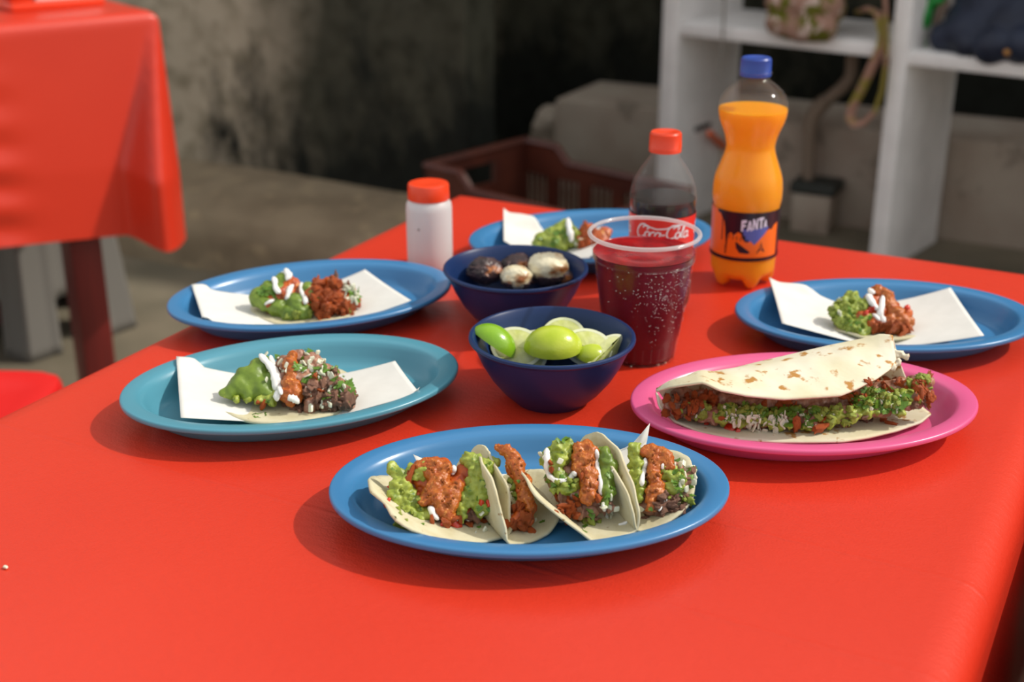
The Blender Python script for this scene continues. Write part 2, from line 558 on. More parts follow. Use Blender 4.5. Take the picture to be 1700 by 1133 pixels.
M['camo'] = mat('mottled_cloth', (0.34, 0.20, 0.15, 1), (0.13, 0.13, 0.02, 1), 22, detail=3, lo=0.46, hi=0.54, rough=0.9, spec=0.1, bump=0.8, bscale=60, bdist=0.006, c3=(0.55, 0.42, 0.36, 1), s3=30, lo3=0.57, hi3=0.62)
M['camo_strap'] = mat('mottled_strap', (0.36, 0.20, 0.15, 1), (0.26, 0.21, 0.05, 1), 14, detail=3, lo=0.45, hi=0.55, rough=0.9, spec=0.1, bump=0.7, bscale=60, bdist=0.004)
M['navy'] = mat('navy_fabric', (0.008, 0.012, 0.028, 1), (0.016, 0.024, 0.05, 1), 12, rough=0.55, spec=0.4, bump=0.3, bscale=40, bdist=0.003)
M['brass'] = mat('brass', (0.55, 0.30, 0.10, 1), rough=0.35, metallic=1.0)
M['green_bag'] = mat('green_plastic', (0.006, 0.26, 0.03, 1), (0.02, 0.36, 0.06, 1), 20, rough=0.3, spec=0.5, trans=0.2)
M['beige'] = mat('beige_cloth', (0.45, 0.33, 0.25, 1), rough=0.8)
M['orange'] = mat('orange_plastic', (0.80, 0.12, 0.01, 1), rough=0.4)
M['pvc'] = mat('dusty_pvc', (0.24, 0.18, 0.13, 1), rough=0.6)
M['darkgrey'] = mat('dark_grey', (0.03, 0.035, 0.03, 1), rough=0.6)
M['cord'] = mat('grey_cord', (0.25, 0.23, 0.2, 1), rough=0.8)
M['napkin'] = mat('white_napkin', (0.78, 0.76, 0.74, 1), rough=0.8)

# ------------------------------------------------------------------ setting
MB().box(-7, 5, -4, 6, -0.1, 0.0).build('floor', M['floor'])['kind'] = 'structure'
o = MB().box(-7, 4.5, 4.55, 4.75, 0.0, 3.4).build('wall_back', M['wall'])
o['kind'] = 'structure'
o = MB().box(-7, -1.84, 3.285, 3.46, 0.0, 3.4).build('wall_left', M['wall'])
o['kind'] = 'structure'
# concrete ledge on the left, worn and rounded
def ledge():
    pr = [(2.84, 0.0), (2.86, 0.10), (2.90, 0.150), (2.97, 0.172), (3.10, 0.182), (3.20, 0.186), (3.25, 0.187), (3.284, 0.187)]
    def f(u, v):
        i = v * (len(pr) - 1)
        k = min(int(i), len(pr) - 2)
        t = i - k
        y = pr[k][0] * (1 - t) + pr[k + 1][0] * t
        z = pr[k][1] * (1 - t) + pr[k + 1][1] * t
        x = -6.5 + u * (6.5 - 1.86)
        return (x, y + (0.02 * noise.noise((x * 2, y * 3, z * 3)) if y < 3.2 else 0.0), z * (1 + 0.10 * noise.noise((x * 1.3, y, 0.0))))
    m = MB().grid(f, 90, 29)
    return m
o = ledge().build('trim_1', M['plinth'], smooth=True)
o['kind'] = 'structure'
# low whitewashed wall behind the crate and shelf, end rounded
m = MB().bbox(-1.985, 4.3, 4.16, 4.55, -0.05, 0.325, b=0.03)
o = m.build('wall_right', M['lowwall'])
o['kind'] = 'structure'

# ------------------------------------------------------------------ tables
def table_cloth(hx, hy, dropx, dropy, R=0.02, wav=None, flare=0.04):
    """cloth over a table of half sizes hx, hy: grid in the sheet's own plane, bent over rounded edges"""
    ex, ey = hx + dropx, hy + dropy
    nx, ny = 170, 190
    def bend(s, h):
        a = abs(s)
        sg = 1 if s >= 0 else -1
        f = h - R
        if a <= f: return sg * a, 0.0
        q = a - f
        if q <= R * math.pi / 2:
            t = q / R
            return sg * (f + R * math.sin(t)), R * (1 - math.cos(t))
        return sg * h, R + q - R * math.pi / 2
    def pt(u, v):
        su, sv_ = (2 * u - 1) * ex, (2 * v - 1) * ey
        x, dx = bend(su, hx)
        y, dy = bend(sv_, hy)
        z = -max(dx, dy)
        if dx > 0.0 and dy > 0.0:
            k = min(dx, dy)
            x += (1 if su > 0 else -1) * k * flare
            y += (1 if sv_ > 0 else -1) * k * flare
        if wav:
            x, y, z = wav(x, y, z, dx, dy)
        return (x, y, z)
    return MB().grid(pt, nx, ny)

def table_frame(root, hx, hy, h, leg=0.07, inset=None):
    ix, iy = inset or (leg * 0.75, leg * 0.75)
    MB().bbox(-hx + 0.009, hx - 0.009, -hy + 0.009, hy - 0.009, h - 0.060, h - 0.0025, b=0.022).build('table_top', M['darkwood'], root)
    for i, (sx_, sy_) in enumerate(((-1, -1), (1, -1), (1, 1), (-1, 1))):
        cx, cy = sx_ * (hx - ix), sy_ * (hy - iy)
        MB().bbox(cx - leg / 2, cx + leg / 2, cy - leg / 2, cy + leg / 2, 0, h - 0.060, b=0.003).build('leg', M['darkwood'], root)
    for sy_ in (-1, 1):
        MB().box(-hx + ix + leg * .5, hx - ix - leg * .5, sy_ * (hy - iy) - 0.012, sy_ * (hy - iy) + 0.012, h - 0.15, h - 0.060).build('apron', M['darkwood'], root)
    for sx_ in (-1, 1):
        MB().box(sx_ * (hx - ix) - 0.012, sx_ * (hx - ix) + 0.012, -hy + iy + leg * .5, hy - iy - leg * .5, h - 0.15, h - 0.060).build('apron', M['darkwood'], root)

# front table
TX, TY, THX, THY = -0.4485, 0.872, 0.3945, 0.602
r = thing('dining_table', (TX, TY, 0), 'dark red wooden table under the cloth that carries all the plates', 'table')
table_frame(r, THX, THY, TZ)
def wav1(x, y, z, dx, dy):
    d = max(dx, dy)
    if d > 0.02:
        k = (d - 0.02)
        w = math.sin(y * 21 + 0.7) * 0.02 if dx > dy else math.sin(x * 17) * 0.02
        if dx > dy: x += (1 if x > 0 else -1) * k * (0.13 + w * 1.2) * 0.4
        else: y += (1 if y > 0 else -1) * k * (0.05 + w * 2.0) * 0.6
    return x, y, z
o = table_cloth(THX, THY, 0.38, 0.26, R=0.026, wav=wav1).build('tablecloth', M['cloth_folded'], smooth=True)
o.location = (TX, TY, TZ)
tag(o, 'red oilcloth under the plates, bowls and bottles, running to the bottom of the photo', 'tablecloth')

# left table, turned about 24 degrees, seen from its near corner
c0 = at(262, 17, 0.085)                       # the corner by the wall, on the top
d1 = (at(0, 42, 0.085) - at(243, 20, 0.085)); d1.z = 0; d1.normalize()      # along the front edge, away from the corner
LZ = TZ + 0.085
ang = math.atan2(-d1.y, -d1.x)                # local +x runs towards the corner
LHX, LHY = 0.62, 0.40
ex_ = Vector((math.cos(ang), math.sin(ang), 0)); ey_ = Vector((-math.sin(ang), math.cos(ang), 0))
lc = c0 - ex_ * LHX + ey_ * LHY               # the front face is local -y
r = thing('dining_table', (lc.x, lc.y, 0), 'dark red wooden table with square legs beside the wall, cloth hanging low over it', 'table', rz=ang)
table_frame(r, LHX, LHY, LZ, leg=0.068, inset=(0.20, 0.07))
def wav2(x, y, z, dx, dy):
    d = max(dx, dy)
    if dy > 0.02 and dy >= dx and y < 0:
        # front face: gentle lean, creases across, one deep pleat near the corner
        k = min(1.0, (dy - 0.02) / 0.3)
        y -= 0.012 * k
        for row in range(3):
            xc = -0.16 + row * 0.20
            g = math.exp(-((x - xc) / 0.05) ** 2)
            y += 0.0042 * g * math.sin(dy * 68 + row * 1.7) * k
        z *= 1 - 0.06 * min(1.5, max(0.0, (LHX - 0.05 - x) / 0.3))
        xr = LHX - 0.014 - 0.066 * k
        xa = xr - 0.004 - 0.044 * k
        t = min(1.0, max(0.0, (x - xa) / (xr - xa)))
        t = t * t * (3 - 2 * t)
        q = min(1.0, max(0.0, (x - xr) / (LHX - xr)))
        y -= 0.095 * k ** 1.1 * t * (1 - 0.8 * q ** 1.6)
        z -= 0.02 * k * t
    elif dx > 0.02 and x > 0:
        # short side: bells outwards away from the corner
        q = max(0.0, (y + LHY) / 0.25)
        x += (dx - 0.02) * 0.34 * min(1.0, q)
        k = min(1.0, (dx - 0.02) / 0.3)
        if y < 0: y -= 0.024 * k ** 1.1 * max(0.0, 1 - max(0.0, y + LHY) / 0.10)
    return x, y, z
o = table_cloth(LHX, LHY, 0.24, 0.462, R=0.022, wav=wav2, flare=0.0).build('tablecloth', M['cloth'], smooth=True)
o.location = (lc.x, lc.y, LZ)
o.rotation_euler = (0, 0, ang)
tag(o, 'red oilcloth hanging in creases over the far table by the wall', 'tablecloth')

# red-covered table added out of view to shade the front cloth's right-hand side
r = thing('dining_table', (TX + 2 * THX + 0.034, TY, 0), 'dark red wooden table added unseen beside the laid table, shading the side of its cloth', 'table')
table_frame(r, THX, THY, TZ)
o = table_cloth(THX, THY, 0.28, 0.26, R=0.02).build('tablecloth', M['cloth'], smooth=True)
o.location = (TX + 2 * THX + 0.034, TY, TZ)
tag(o, 'bare red oilcloth on the unseen added table at the right, nothing standing on it', 'tablecloth')

# napkin holder on the left table, cut by the top of the photo
nh = at(40, 22, 0.085)
r = thing('napkin_holder', (nh.x - 0.02, nh.y + 0.10, LZ), 'red holder with white napkins on the far red table', 'napkin holder', rz=ang)
MB().bbox(-0.10, 0.10, -0.04, 0.04, 0.0, 0.018, b=0.005).build('base', M['red_cap'], r)
MB().bbox(-0.10, -0.05, -0.035, 0.035, 0.018, 0.10, b=0.008).build('body', M['red_cap'], r)
for k in range(5):
    MB().bbox(-0.045, 0.095, -0.03 + k * 0.012, -0.022 + k * 0.012, 0.018, 0.11, b=0.0015).build('napkin', M['napkin'], r)

# ------------------------------------------------------------------ background furniture
# shelf unit of white painted uprights and boards
SA = math.radians(-11)
sx = Vector((math.cos(SA), math.sin(SA), 0)); sy = Vector((-math.sin(SA), math.cos(SA), 0))
front0 = Vector((-0.711, 3.73, 0))
def shelf_uv(px, py):
    p = on_plane(px, py, front0, sy)
    return (p - front0).dot(sx), p.z
uL0 = shelf_uv(1101, 0)[0]; uL1 = shelf_uv(1127, 36)[0]
uM0 = shelf_uv(1487, 0)[0]; uM1 = shelf_uv(1517, 0)[0]
b1a, b1b = shelf_uv(1287, 54)[1], shelf_uv(1287, 77)[1]
b2a, b2b = shelf_uv(1600, 95)[1], shelf_uv(1600, 119)[1]
r = thing('shelf_unit', front0, 'white painted shelf unit with open bays behind the bottles', 'shelf', rz=SA)
DEP = 0.40
for (u0, u1) in ((uL0, uL1), (uM0, uM1), (uM1 + 0.62, uM1 + 0.66)):
    MB().bbox(u0, u1, 0, DEP, 0, 1.75, b=0.004).build('upright', M['shelf'], r)
for (u0, u1, za, zb) in ((uL1, uM0, b1a, b1b), (uM1, uM1 + 0.62, b2a, b2b), (uL1, uM0, 1.72, 1.75), (uM1, uM1 + 0.62, 1.72, 1.75)):
    MB().bbox(u0 - 0.002, u1 + 0.002, 0.004, DEP, zb, za, b=0.004).build('shelf_board', M['shelf'], r)
def shelf_pt(px, py, dep):
    """world point on the plane dep behind the shelf front"""
    return on_plane(px, py, front0 + sy * dep, sy)
# dark slot in the left upright's side
q = on_plane(1166, 211, front0 + sx * uL1, sx)
qv = (q - front0).dot(sy)
MB().box(uL1 - 0.001, uL1 + 0.003, qv - 0.05, qv + 0.05, q.z - 0.008, q.z + 0.008).build('slot', M['darkgrey'], r)

# orange peg in the inner side of the left upright
p1 = on_plane(1210, 252, front0 + sx * uL1, sx); p0 = on_plane(1178, 221, front0 + sx * (uL1 + 0.045), sx)
MB().tube([p0 + (p0 - p1) * 0.02, p0, p0.lerp(p1, .5), p1], [0.006, 0.0105, 0.0115, 0.012], 12).build('orange_peg', M['orange'], r, off=front0).matrix_local = Matrix.Rotation(-SA, 4, 'Z')

def blob_mesh(name, spheres, m, voxel=0.0016, amp=0.001, nscale=300, amp2=0.0, nscale2=90, off=(0, 0, 0), flat=None):
    bm = bmesh.new()
    for (p, rad) in spheres:
        mtx = Matrix.Translation(Vector(p)) @ Matrix.Diagonal((rad, rad, rad * (flat or 1), 1))
        bmesh.ops.create_icosphere(bm, subdivisions=2, radius=1.0, matrix=mtx)
    me = bpy.data.meshes.new(name + '_raw')
    bm.to_mesh(me)
    bm.free()
    ob = bpy.data.objects.new('tmp', me)
    COL.objects.link(ob)
    md = ob.modifiers.new('r', 'REMESH')
    md.mode = 'VOXEL'
    md.voxel_size = voxel
    md.use_smooth_shade = True
    sm = ob.modifiers.new('s', 'SMOOTH')
    sm.factor = 0.5
    sm.iterations = 2
    dg = bpy.context.evaluated_depsgraph_get()
    out = bpy.data.meshes.new_from_object(ob.evaluated_get(dg))
    bpy.data.objects.remove(ob)
    bpy.data.meshes.remove(me)
    out.name = name
    ns = [(v.co.copy(), v.normal.copy()) for v in out.vertices]
    for v, (c, n) in zip(out.vertices, ns):
        k = amp * (noise.noise(c * nscale) + 0.9 * noise.noise(c * nscale * 0.45 + Vector((9, 2, 4))) + 0.45 * noise.noise(c * nscale * 2.3 + Vector((1, 8, 5)))) + (amp2 * noise.noise(c * nscale2 + Vector((3, 7, 1))) if amp2 else 0)
        v.co = c + n * k - Vector(off)
    out.materials.clear()
    out.materials.append(m)
    out.shade_smooth()
    out.update()
    return out

# mottled bag on the left board
bp = shelf_pt(1347, 72, 0.055)
zb_ = b1a
wpx = depth_of(bp) / FPX
r = thing('shoulder_bag', (bp.x, bp.y, zb_), 'mottled olive and brown cloth bag on the shelf board, strap hanging over the edge', 'bag')
sp = []
random.seed(3)
for k in range(16):
    a = random.uniform(-1, 1)
    sp.append((sx * (a * 0.072) + sy * random.uniform(-0.02, 0.08) + UP * random.uniform(0.052, 0.22), random.uniform(0.045, 0.058)))
for k in range(7):
    sp.append((sx * (-0.07 + 0.0233 * k) - sy * 0.075 + UP * (0.022 + 0.004 * abs(k - 3)), 0.042))
    sp.append((sx * (-0.07 + 0.0233 * k) - sy * 0.065 + UP * 0.09, 0.048))
link('bag_body', blob_mesh('bag_body', sp, M['camo'], voxel=0.009, amp=0.004, nscale=40), r)
strap = [(1425, 20), (1440, 14), (1458, 22), (1466, 60), (1462, 80), (1448, 110), (1432, 145), (1416, 175), (1411, 195), (1418, 206), (1434, 204), (1452, 185), (1464, 150), (1470, 110), (1472, 70), (1471, 30), (1468, -20)]
pts = [shelf_pt(a, b, -0.012 if i > 3 else 0.10 - 0.03 * i) for i, (a, b) in enumerate(strap)]
fine = []
for i in range(len(pts) - 1):
    for t in (0, 0.5):
        fine.append(pts[i].lerp(pts[i + 1], t))
fine.append(pts[-1])
MB().tube(fine, 0.0145, 8, flat=0.45).build('strap', M['camo_strap'], r, off=r.location)

# navy bag on the right board
bp = shelf_pt(1660, 112, 0.06)
r = thing('backpack', (bp.x, bp.y, b2a), 'dark navy fabric bag slumped on the right shelf bay', 'bag')
sp = []
for (px, py, rr, dp) in [(1570, 78, 24, .08), (1600, 72, 34, .08), (1640, 60, 42, .10), (1690, 50, 50, .10), (1620, 40, 40, .12), (1660, 20, 50, .13), (1720, 20, 60, .13), (1600, 92, 20, .03), (1650, 88, 24, .01), (1700, 85, 28, .01), (1745, 80, 40, .06), (1590, 30, 18, .14), (1640, -20, 45, .15), (1700, -30, 55, .15)]:
    p = shelf_pt(px, py, dp)
    rad = rr * 1.25 * depth_of(p) / FPX
    p.z = max(p.z, b2a + rad * 0.75)
    sp.append((p, rad))
link('bag_body', blob_mesh('bag_body', sp, M['navy'], voxel=0.010, amp=0.004, nscale=16, amp2=0.016, nscale2=9, off=r.location), r)
q = shelf_pt(1672, 87, -0.055)
MB().lathe([(0.0001, 0.006), (0.007, 0.005), (0.009, 0.0), (0.0085, -0.004)], 16).build('stud', M['brass'], r).matrix_local = Matrix.Translation(q - r.location) @ (-sy).to_track_quat('Z', 'Y').to_matrix().to_4x4()

# green bag tip left of the navy bag
g0 = shelf_pt(1536, 20, 0.10)
r = thing('plastic_bag', (g0.x, g0.y, b2a), 'bright green plastic bag wedged beside the navy bag on the shelf', 'bag')
sp = []
for (px, py, rr, dp) in [(1538, 40, 7, .10), (1538, 30, 10, .10), (1538, 18, 12, .11), (1530, 6, 12, .12), (1545, 4, 14, .12), (1536, -12, 18, .12), (1560, -2, 10, .12), (1545, -30, 18, .12), (1536, 48, 4.5, .10), (1534, 62, 5, .11), (1533, 76, 7, .12)]:
    p = shelf_pt(px, py, dp)
    sp.append((p, rr * depth_of(p) / FPX))
link('bag_body', blob_mesh('bag_body', sp, M['green_bag'], voxel=0.006, amp=0.006, nscale=50, off=r.location), r)
sp = []
for (px, py, rr, dp) in [(1562, 22, 9, .16), (1556, 34, 9, .16), (1568, 8, 12, .17), (1556, 50, 10, .17), (1560, 68, 11, .17)]:
    p = shelf_pt(px, py, dp)
    sp.append((p, rr * depth_of(p) / FPX))
p = shelf_pt(1560, 80, .16)
o = link('folded_cloth', blob_mesh('folded_cloth', sp, M['beige'], voxel=0.008, amp=0.006, nscale=40, off=(p.x, p.y, b2a)))
o.location = (p.x, p.y, b2a)
tag(o, 'small beige cloth between the green bag and the navy bag', 'cloth')

# thin cord in front of the left board
p0 = shelf_pt(1204, -60, -0.02); p1 = shelf_pt(1201, 40, -0.02); p2 = shelf_pt(1196, 118, -0.02)
o = MB().tube([p0, p0.lerp(p1, .5), p1, p1.lerp(p2, .5), p2], 0.0035, 6).build('hanging_cord', M['cord'], off=p2)
o.location = p2
tag(o, 'thin grey cord hanging in front of the upper shelf board', 'cord')

# drain pipe in the left bay, standing on a small concrete block
r = thing('drain_pipe', (0, 0, 0), 'dusty plastic pipe with an elbow, standing before the low wall behind the shelf', 'pipe')
b0 = on_plane(1352, 352, Vector((0, 4.10, 0)), Vector((0, 1, 0)))
r.location = (b0.x, 4.10, 0)
def wpt(px, py): return on_plane(px, py, Vector((0, 4.09, 0)), Vector((0, 1, 0)))
pp = [wpt(1341, 330), wpt(1343, 260), wpt(1346, 205), wpt(1352, 188), wpt(1366, 172), wpt(1398, 146), wpt(1410, 132), wpt(1414, 118), wpt(1415, 92)]
MB().tube(pp, 0.020, 12).build('pipe', M['pvc'], r, off=r.location)
MB().tube([pp[2] - UP * 0.03, pp[2], pp[3], pp[4], pp[4].lerp(pp[5], .2)], 0.025, 12).build('elbow', M['pvc'], r, off=r.location)
q0 = wpt(1322, 345); q1 = wpt(1388, 320)
MB().bbox(q0.x - b0.x, q1.x - b0.x, -0.075, 0.045, 0, q1.z, b=0.006).build('block', M['lowwall'], r)
MB().bbox(q0.x - b0.x - 0.01, q1.x - b0.x + 0.01, -0.08, 0.05, q1.z, q1.z + 0.035, b=0.006).build('block_cap', M['darkgrey'], r)

# small mossy stone left of the low wall
p = on_plane(905, 232, Vector((0, 4.3, 0)), Vector((0, 1, 0)))
sp = [(Vector((-2.06, 4.34, 0.10)), 0.10), (Vector((-2.06, 4.34, 0.18)), 0.085), (Vector((-2.10, 4.34, 0.02)), 0.1)]
o = link('stone', blob_mesh('stone', sp, M['lowwall'], voxel=0.014, amp=0.02, nscale=14, off=(-2.06, 4.34, 0)))
o.location = (-2.06, 4.34, 0)
tag(o, 'rounded pale stone at the end of the low wall behind the crate', 'stone')

# brown plastic crate
CA = math.radians(-14)
A = at(703, 275, -0.40); B = at(870, 232, -0.40)
cdir = (B - A); cdir.z = 0
CW = cdir.length
ca = math.atan2(cdir.y, cdir.x) - math.pi / 2
r = thing('plastic_crate', (A.x, A.y, 0), 'brown plastic crate with handle hole and slotted sides behind the table', 'crate', rz=ca)
CLn, CH = 0.585, TZ - 0.40
TK = 0.014
low = 0.042
def rim_z(x):
    # long sides: raised corners
    e = x
    if e < 0.13: return CH
    if e < 0.17: return CH - low * (e - 0.13) / 0.04
    return CH - low
def long_side(y, name):
    m = MB()
    n = 64
    # top band
    xs = [CLn * i / n for i in range(n + 1)]
    vs, fs = [], []
    for x in xs:
        zt = rim_z(x)
        for yy in (y, y + TK):
            vs.append((x, yy, zt)); vs.append((x, yy, CH - low - 0.045))
    for i in range(n):
        a, b = i * 4, (i + 1) * 4
        fs += [(a, b, b + 1, a + 1), (a + 2, a + 3, b + 3, b + 2), (a, a + 2, b + 2, b), (a + 1, b + 1, b + 3, a + 3)]
    m.add(vs, fs)
    # lip
    m.tube([(x, y + TK / 2, rim_z(x)) for x in xs], 0.011, 6)
    return m.build(name, M['crate'], r)
for y in (0.0, CW - TK):
    long_side(y, 'rim_panel')
    rows = [(0.0, 0.05), (CH - low - 0.165, CH - low - 0.145)]
    for (z0, z1) in rows:
        MB().box(0, CLn, y, y + TK, z0, z1).build('rail', M['crate'], r)
    zz = [(0.05, CH - low - 0.165), (CH - low - 0.145, CH - low - 0.045)]
    for (z0, z1) in zz:
        bays = 5
        for bcol in range(bays + 1):
            xc = CLn * bcol / bays
            MB().box(max(0, xc - 0.016), min(CLn, xc + 0.016), y, y + TK, z0, z1).build('post', M['crate'], r)
        mslat = MB()
        for bcol in range(bays):
            for k in range(5):
                xc = CLn * (bcol + (k + 1) / 6) / bays
                mslat.box(xc - 0.0035, xc + 0.0035, y + 0.003, y + TK - 0.003, z0, z1)
        tag(mslat.build('grille', M['crate'], r, smooth=False), kind='stuff')
# short sides with a handle hole
for x in (0.0, CLn - TK):
    m = MB()
    top = CH if x < 0.1 else CH - low
    h0, h1 = top - 0.095, top - 0.035
    m.box(x, x + TK, 0, CW, 0, h0)
    m.box(x, x + TK, 0, CW * 0.34, h0, top)
    m.box(x, x + TK, CW * 0.66, CW, h0, top)
    m.box(x, x + TK, CW * 0.34, CW * 0.66, h1, top)
    m.tube([(x + TK / 2, -0.0, top), (x + TK / 2, CW / 2, top), (x + TK / 2, CW, top)], 0.012, 6)
    m.build('end_panel', M['crate'], r)
MB().box(TK, CLn - TK, TK, CW - TK, 0.0, 0.012).build('bottom', M['crate'], r)

# grey plastic stool under the left table, red stool left of the front table
def stool(loc, rz, h, top, bot, m, label, group=None):
    r = thing('plastic_stool', loc, label, 'stool', rz=rz)
    def ring(s, z, n=32):
        out = []
        for k in range(n):
            a = 2 * math.pi * k / n
            c, q = math.cos(a), math.sin(a)
            e = 5.0
            rr = s / ((abs(c) ** e + abs(q) ** e) ** (1 / e))
            out.append((rr * c, rr * q, z))
        return out
    mm = MB()
    rings = [ring(top * 0.05, h - 0.008), ring(top * 0.7, h - 0.008), ring(top * 0.93, h - 0.001), ring(top * 1.0, h - 0.004), ring(top * 1.04, h - 0.014), ring(top * 1.03, h - 0.05)]
    vs = [p for g in rings for p in g]
    fs = []
    for i in range(len(rings) - 1):
        for k in range(32):
            k2 = (k + 1) % 32
            fs.append((i * 32 + k, i * 32 + k2, (i + 1) * 32 + k2, (i + 1) * 32 + k))
    mm.add(vs, fs).build('seat', m, r)
    # skirt panels with an arch between corner legs
    for side in range(4):
        R4 = Matrix.Rotation(side * math.pi / 2, 4, 'Z')
        def f(u, v):
            z = (h - 0.05) * (1 - v)
            s = top + (bot - top) * v
            x = (2 * u - 1) * s
            rib = 0.006 if abs(abs(2 * u - 1) - 0.42) < 0.10 else 0.0
            return R4 @ Vector((x, -s - rib, z))
        m2 = MB()
        nu, nv = 33, 17
        base = len(m2.v)
        pts = [f(i / (nu - 1), j / (nv - 1)) for j in range(nv) for i in range(nu)]
        fs = []
        for j in range(nv - 1):
            for i in range(nu - 1):
                uu = abs(2 * (i + 0.5) / (nu - 1) - 1)
                vv = (j + 0.5) / (nv - 1)
                if vv > 0.66 and uu < 0.46 * min(1, (vv - 0.66) / 0.12 + 0.35) ** 0.5: continue
                fs.append((j * nu + i, j * nu + i + 1, (j + 1) * nu + i + 1, (j + 1) * nu + i))
        m2.add(pts, fs)
        solidify(m2.build('leg_panel', m, r), 0.005)
    return r
g = at(62, 560, -0.70)
gs = Vector((-2.53, 2.275, 0))
stool(gs, math.radians(-10), 0.50, 0.125, 0.16, M['grey_plastic'], 'grey ribbed plastic stool standing under the far red table')
rs = at(0, 665, -0.34)
stool((rs.x - 0.075, rs.y - 0.02, 0), math.radians(25), 0.43, 0.13, 0.18, M['red_plastic_stool'], 'red plastic stool by the left edge of the front table')

# ------------------------------------------------------------------ oval plates
PA, PB = 0.1405, 0.0965
PROF = [  # inset from the outline, height
    (0.0500, 0.0000), (0.0335, 0.0000), (0.0320, 0.0008), (0.0265, 0.0045), (0.0200, 0.0130), (0.0160, 0.0200), (0.0020, 0.0212), (0.0004, 0.0214),
    (0.0000, 0.0225), (0.0000, 0.0245), (0.0006, 0.0255), (0.0020, 0.0258), (0.0080, 0.0252), (0.0135, 0.0246), (0.0160, 0.0232), (0.0185, 0.0195),
    (0.0215, 0.0130), (0.0250, 0.0080), (0.0290, 0.0056), (0.0340, 0.0046), (0.0500, 0.0044)]
def oval(d, a):
    return ((PA - d) * math.cos(a), (PB - d) * math.sin(a))
def plate_mesh():
    m = MB()
    n = 96
    vs, fs = [], []
    for (d, z) in PROF:
        for k in range(n):
            x, y = oval(d, 2 * math.pi * k / n)
            vs.append((x, y, z))
    L = len(PROF)
    for i in range(L - 1):
        for k in range(n):
            k2 = (k + 1) % n
            fs.append((i * n + k, i * n + k2, (i + 1) * n + k2, (i + 1) * n + k))
    fs.append(tuple(reversed(range(n))))
    fs.append(tuple((L - 1) * n + k for k in range(n)))
    m.add(vs, fs)
    return m
PM = plate_mesh()
PLATES = {}
def plate(key, x, y, deg, mt, label):
    me = PM.mesh('plate', M[mt])
    o = link('plate', me)
    o.location = (x, y, TZ)
    o.rotation_euler = (0, 0, math.radians(deg))
    PLATES[key] = o
    return tag(o, label, 'plate', 'oval plates on the red cloth')
plate('front', -0.3645, 0.7351, 29.7, 'plate_blue', 'blue oval plate holding the four folded tacos nearest the viewer')
plate('teal', -0.6223, 0.8107, 46.3, 'plate_teal', 'teal oval plate, greener than the blue ones, with one open taco')
plate('backleft', -0.7346, 0.9964, 47.6, 'plate_blue', 'blue oval plate just behind the teal plate at the table edge')
plate('right', -0.2200, 1.1973, 27.3, 'plate_blue', 'blue oval plate behind the pink plate, right of the orange soda')
plate('pink', -0.2332, 0.9668, 33.2, 'plate_pink', 'pink oval plate carrying the big folded flour tortilla')
plate('back', -0.5683, 1.2998, 43.0, 'plate_blue', 'blue oval plate farthest back, partly hidden by the cola and the cup')

def plate_z(o, p):
    """inner surface height of a plate under a world point"""
    c, s = math.cos(o.rotation_euler.z), math.sin(o.rotation_euler.z)
    dx, dy = p.x - o.location.x, p.y - o.location.y
    u, v = c * dx + s * dy, -s * dx + c * dy
    a = math.atan2(v / PB, u / PA)
    lo, hi = 0.0, 0.09
    rr = math.hypot(u, v)
    for _ in range(22):
        mid = (lo + hi) / 2
        x, y = oval(mid, a)
        if math.hypot(x, y) > rr: lo = mid
        else: hi = mid
    d = lo
    pr = PROF[11:]
    if d <= pr[0][0]: return pr[0][1]
    for (d0, z0), (d1, z1) in zip(pr, pr[1:]):
        if d0 <= d <= d1: return z0 + (z1 - z0) * (d - d0) / (d1 - d0)
    return pr[-1][1]

# ------------------------------------------------------------------ papers on plates
def paper(key, corners, zc, label, sag=0.0065):
    """corners in order: left front, right front, right back, left back (pixels); heights zc over the table"""
    P = [at(px, py, z) for (px, py), z in zip(corners, zc)]
    o = PLATES[key]
    ctr = Vector((o.location.x, o.location.y, TZ))
    n1, n2 = 49, 31
    def f(u, v):
        a = P[0].lerp(P[1], u); b = P[3].lerp(P[2], u)
        p = a.lerp(b, v)
        lift = abs(2 * u - 1) ** 1.5
        z = (p.z - TZ) * lift + sag * (1 - lift)
        z += 0.0006 * math.sin(u * 9 + v * 4)
        zz = plate_z(o, p)
        zz += 0.0008 + 0.0022 * min(1.0, max(0.0, (zz - 0.0046) / 0.004))
        return (p.x, p.y, TZ + max(z, zz))
    m = MB().grid(f, n1, n2)
    ob = m.build('paper', M['paper'], smooth=True, off=ctr)
    ob.location = ctr
    solidify(ob, 0.00025, 0.0)
    return tag(ob, label, 'paper', 'white papers under the tacos')
paper('teal', [(300, 694), (697, 654), (656, 600), (293, 597)], (.020, .021, .024, .026), 'white paper sheet under the taco on the teal plate')
paper('backleft', [(338, 536), (683, 500), (606, 448), (318, 473)], (.022, .026, .026, .028), 'white paper sheet under the taco on the blue plate behind the teal one')
paper('right', [(1298, 537), (1634, 558), (1578, 478), (1277, 460)], (.022, .024, .028, .034), 'white paper sheet under the taco on the blue plate right of the orange soda')
paper('back', [(836, 400), (985, 432), (1000, 376), (836, 345)], (.020, .022, .024, .034), 'white paper sheet under the taco on the farthest blue plate')
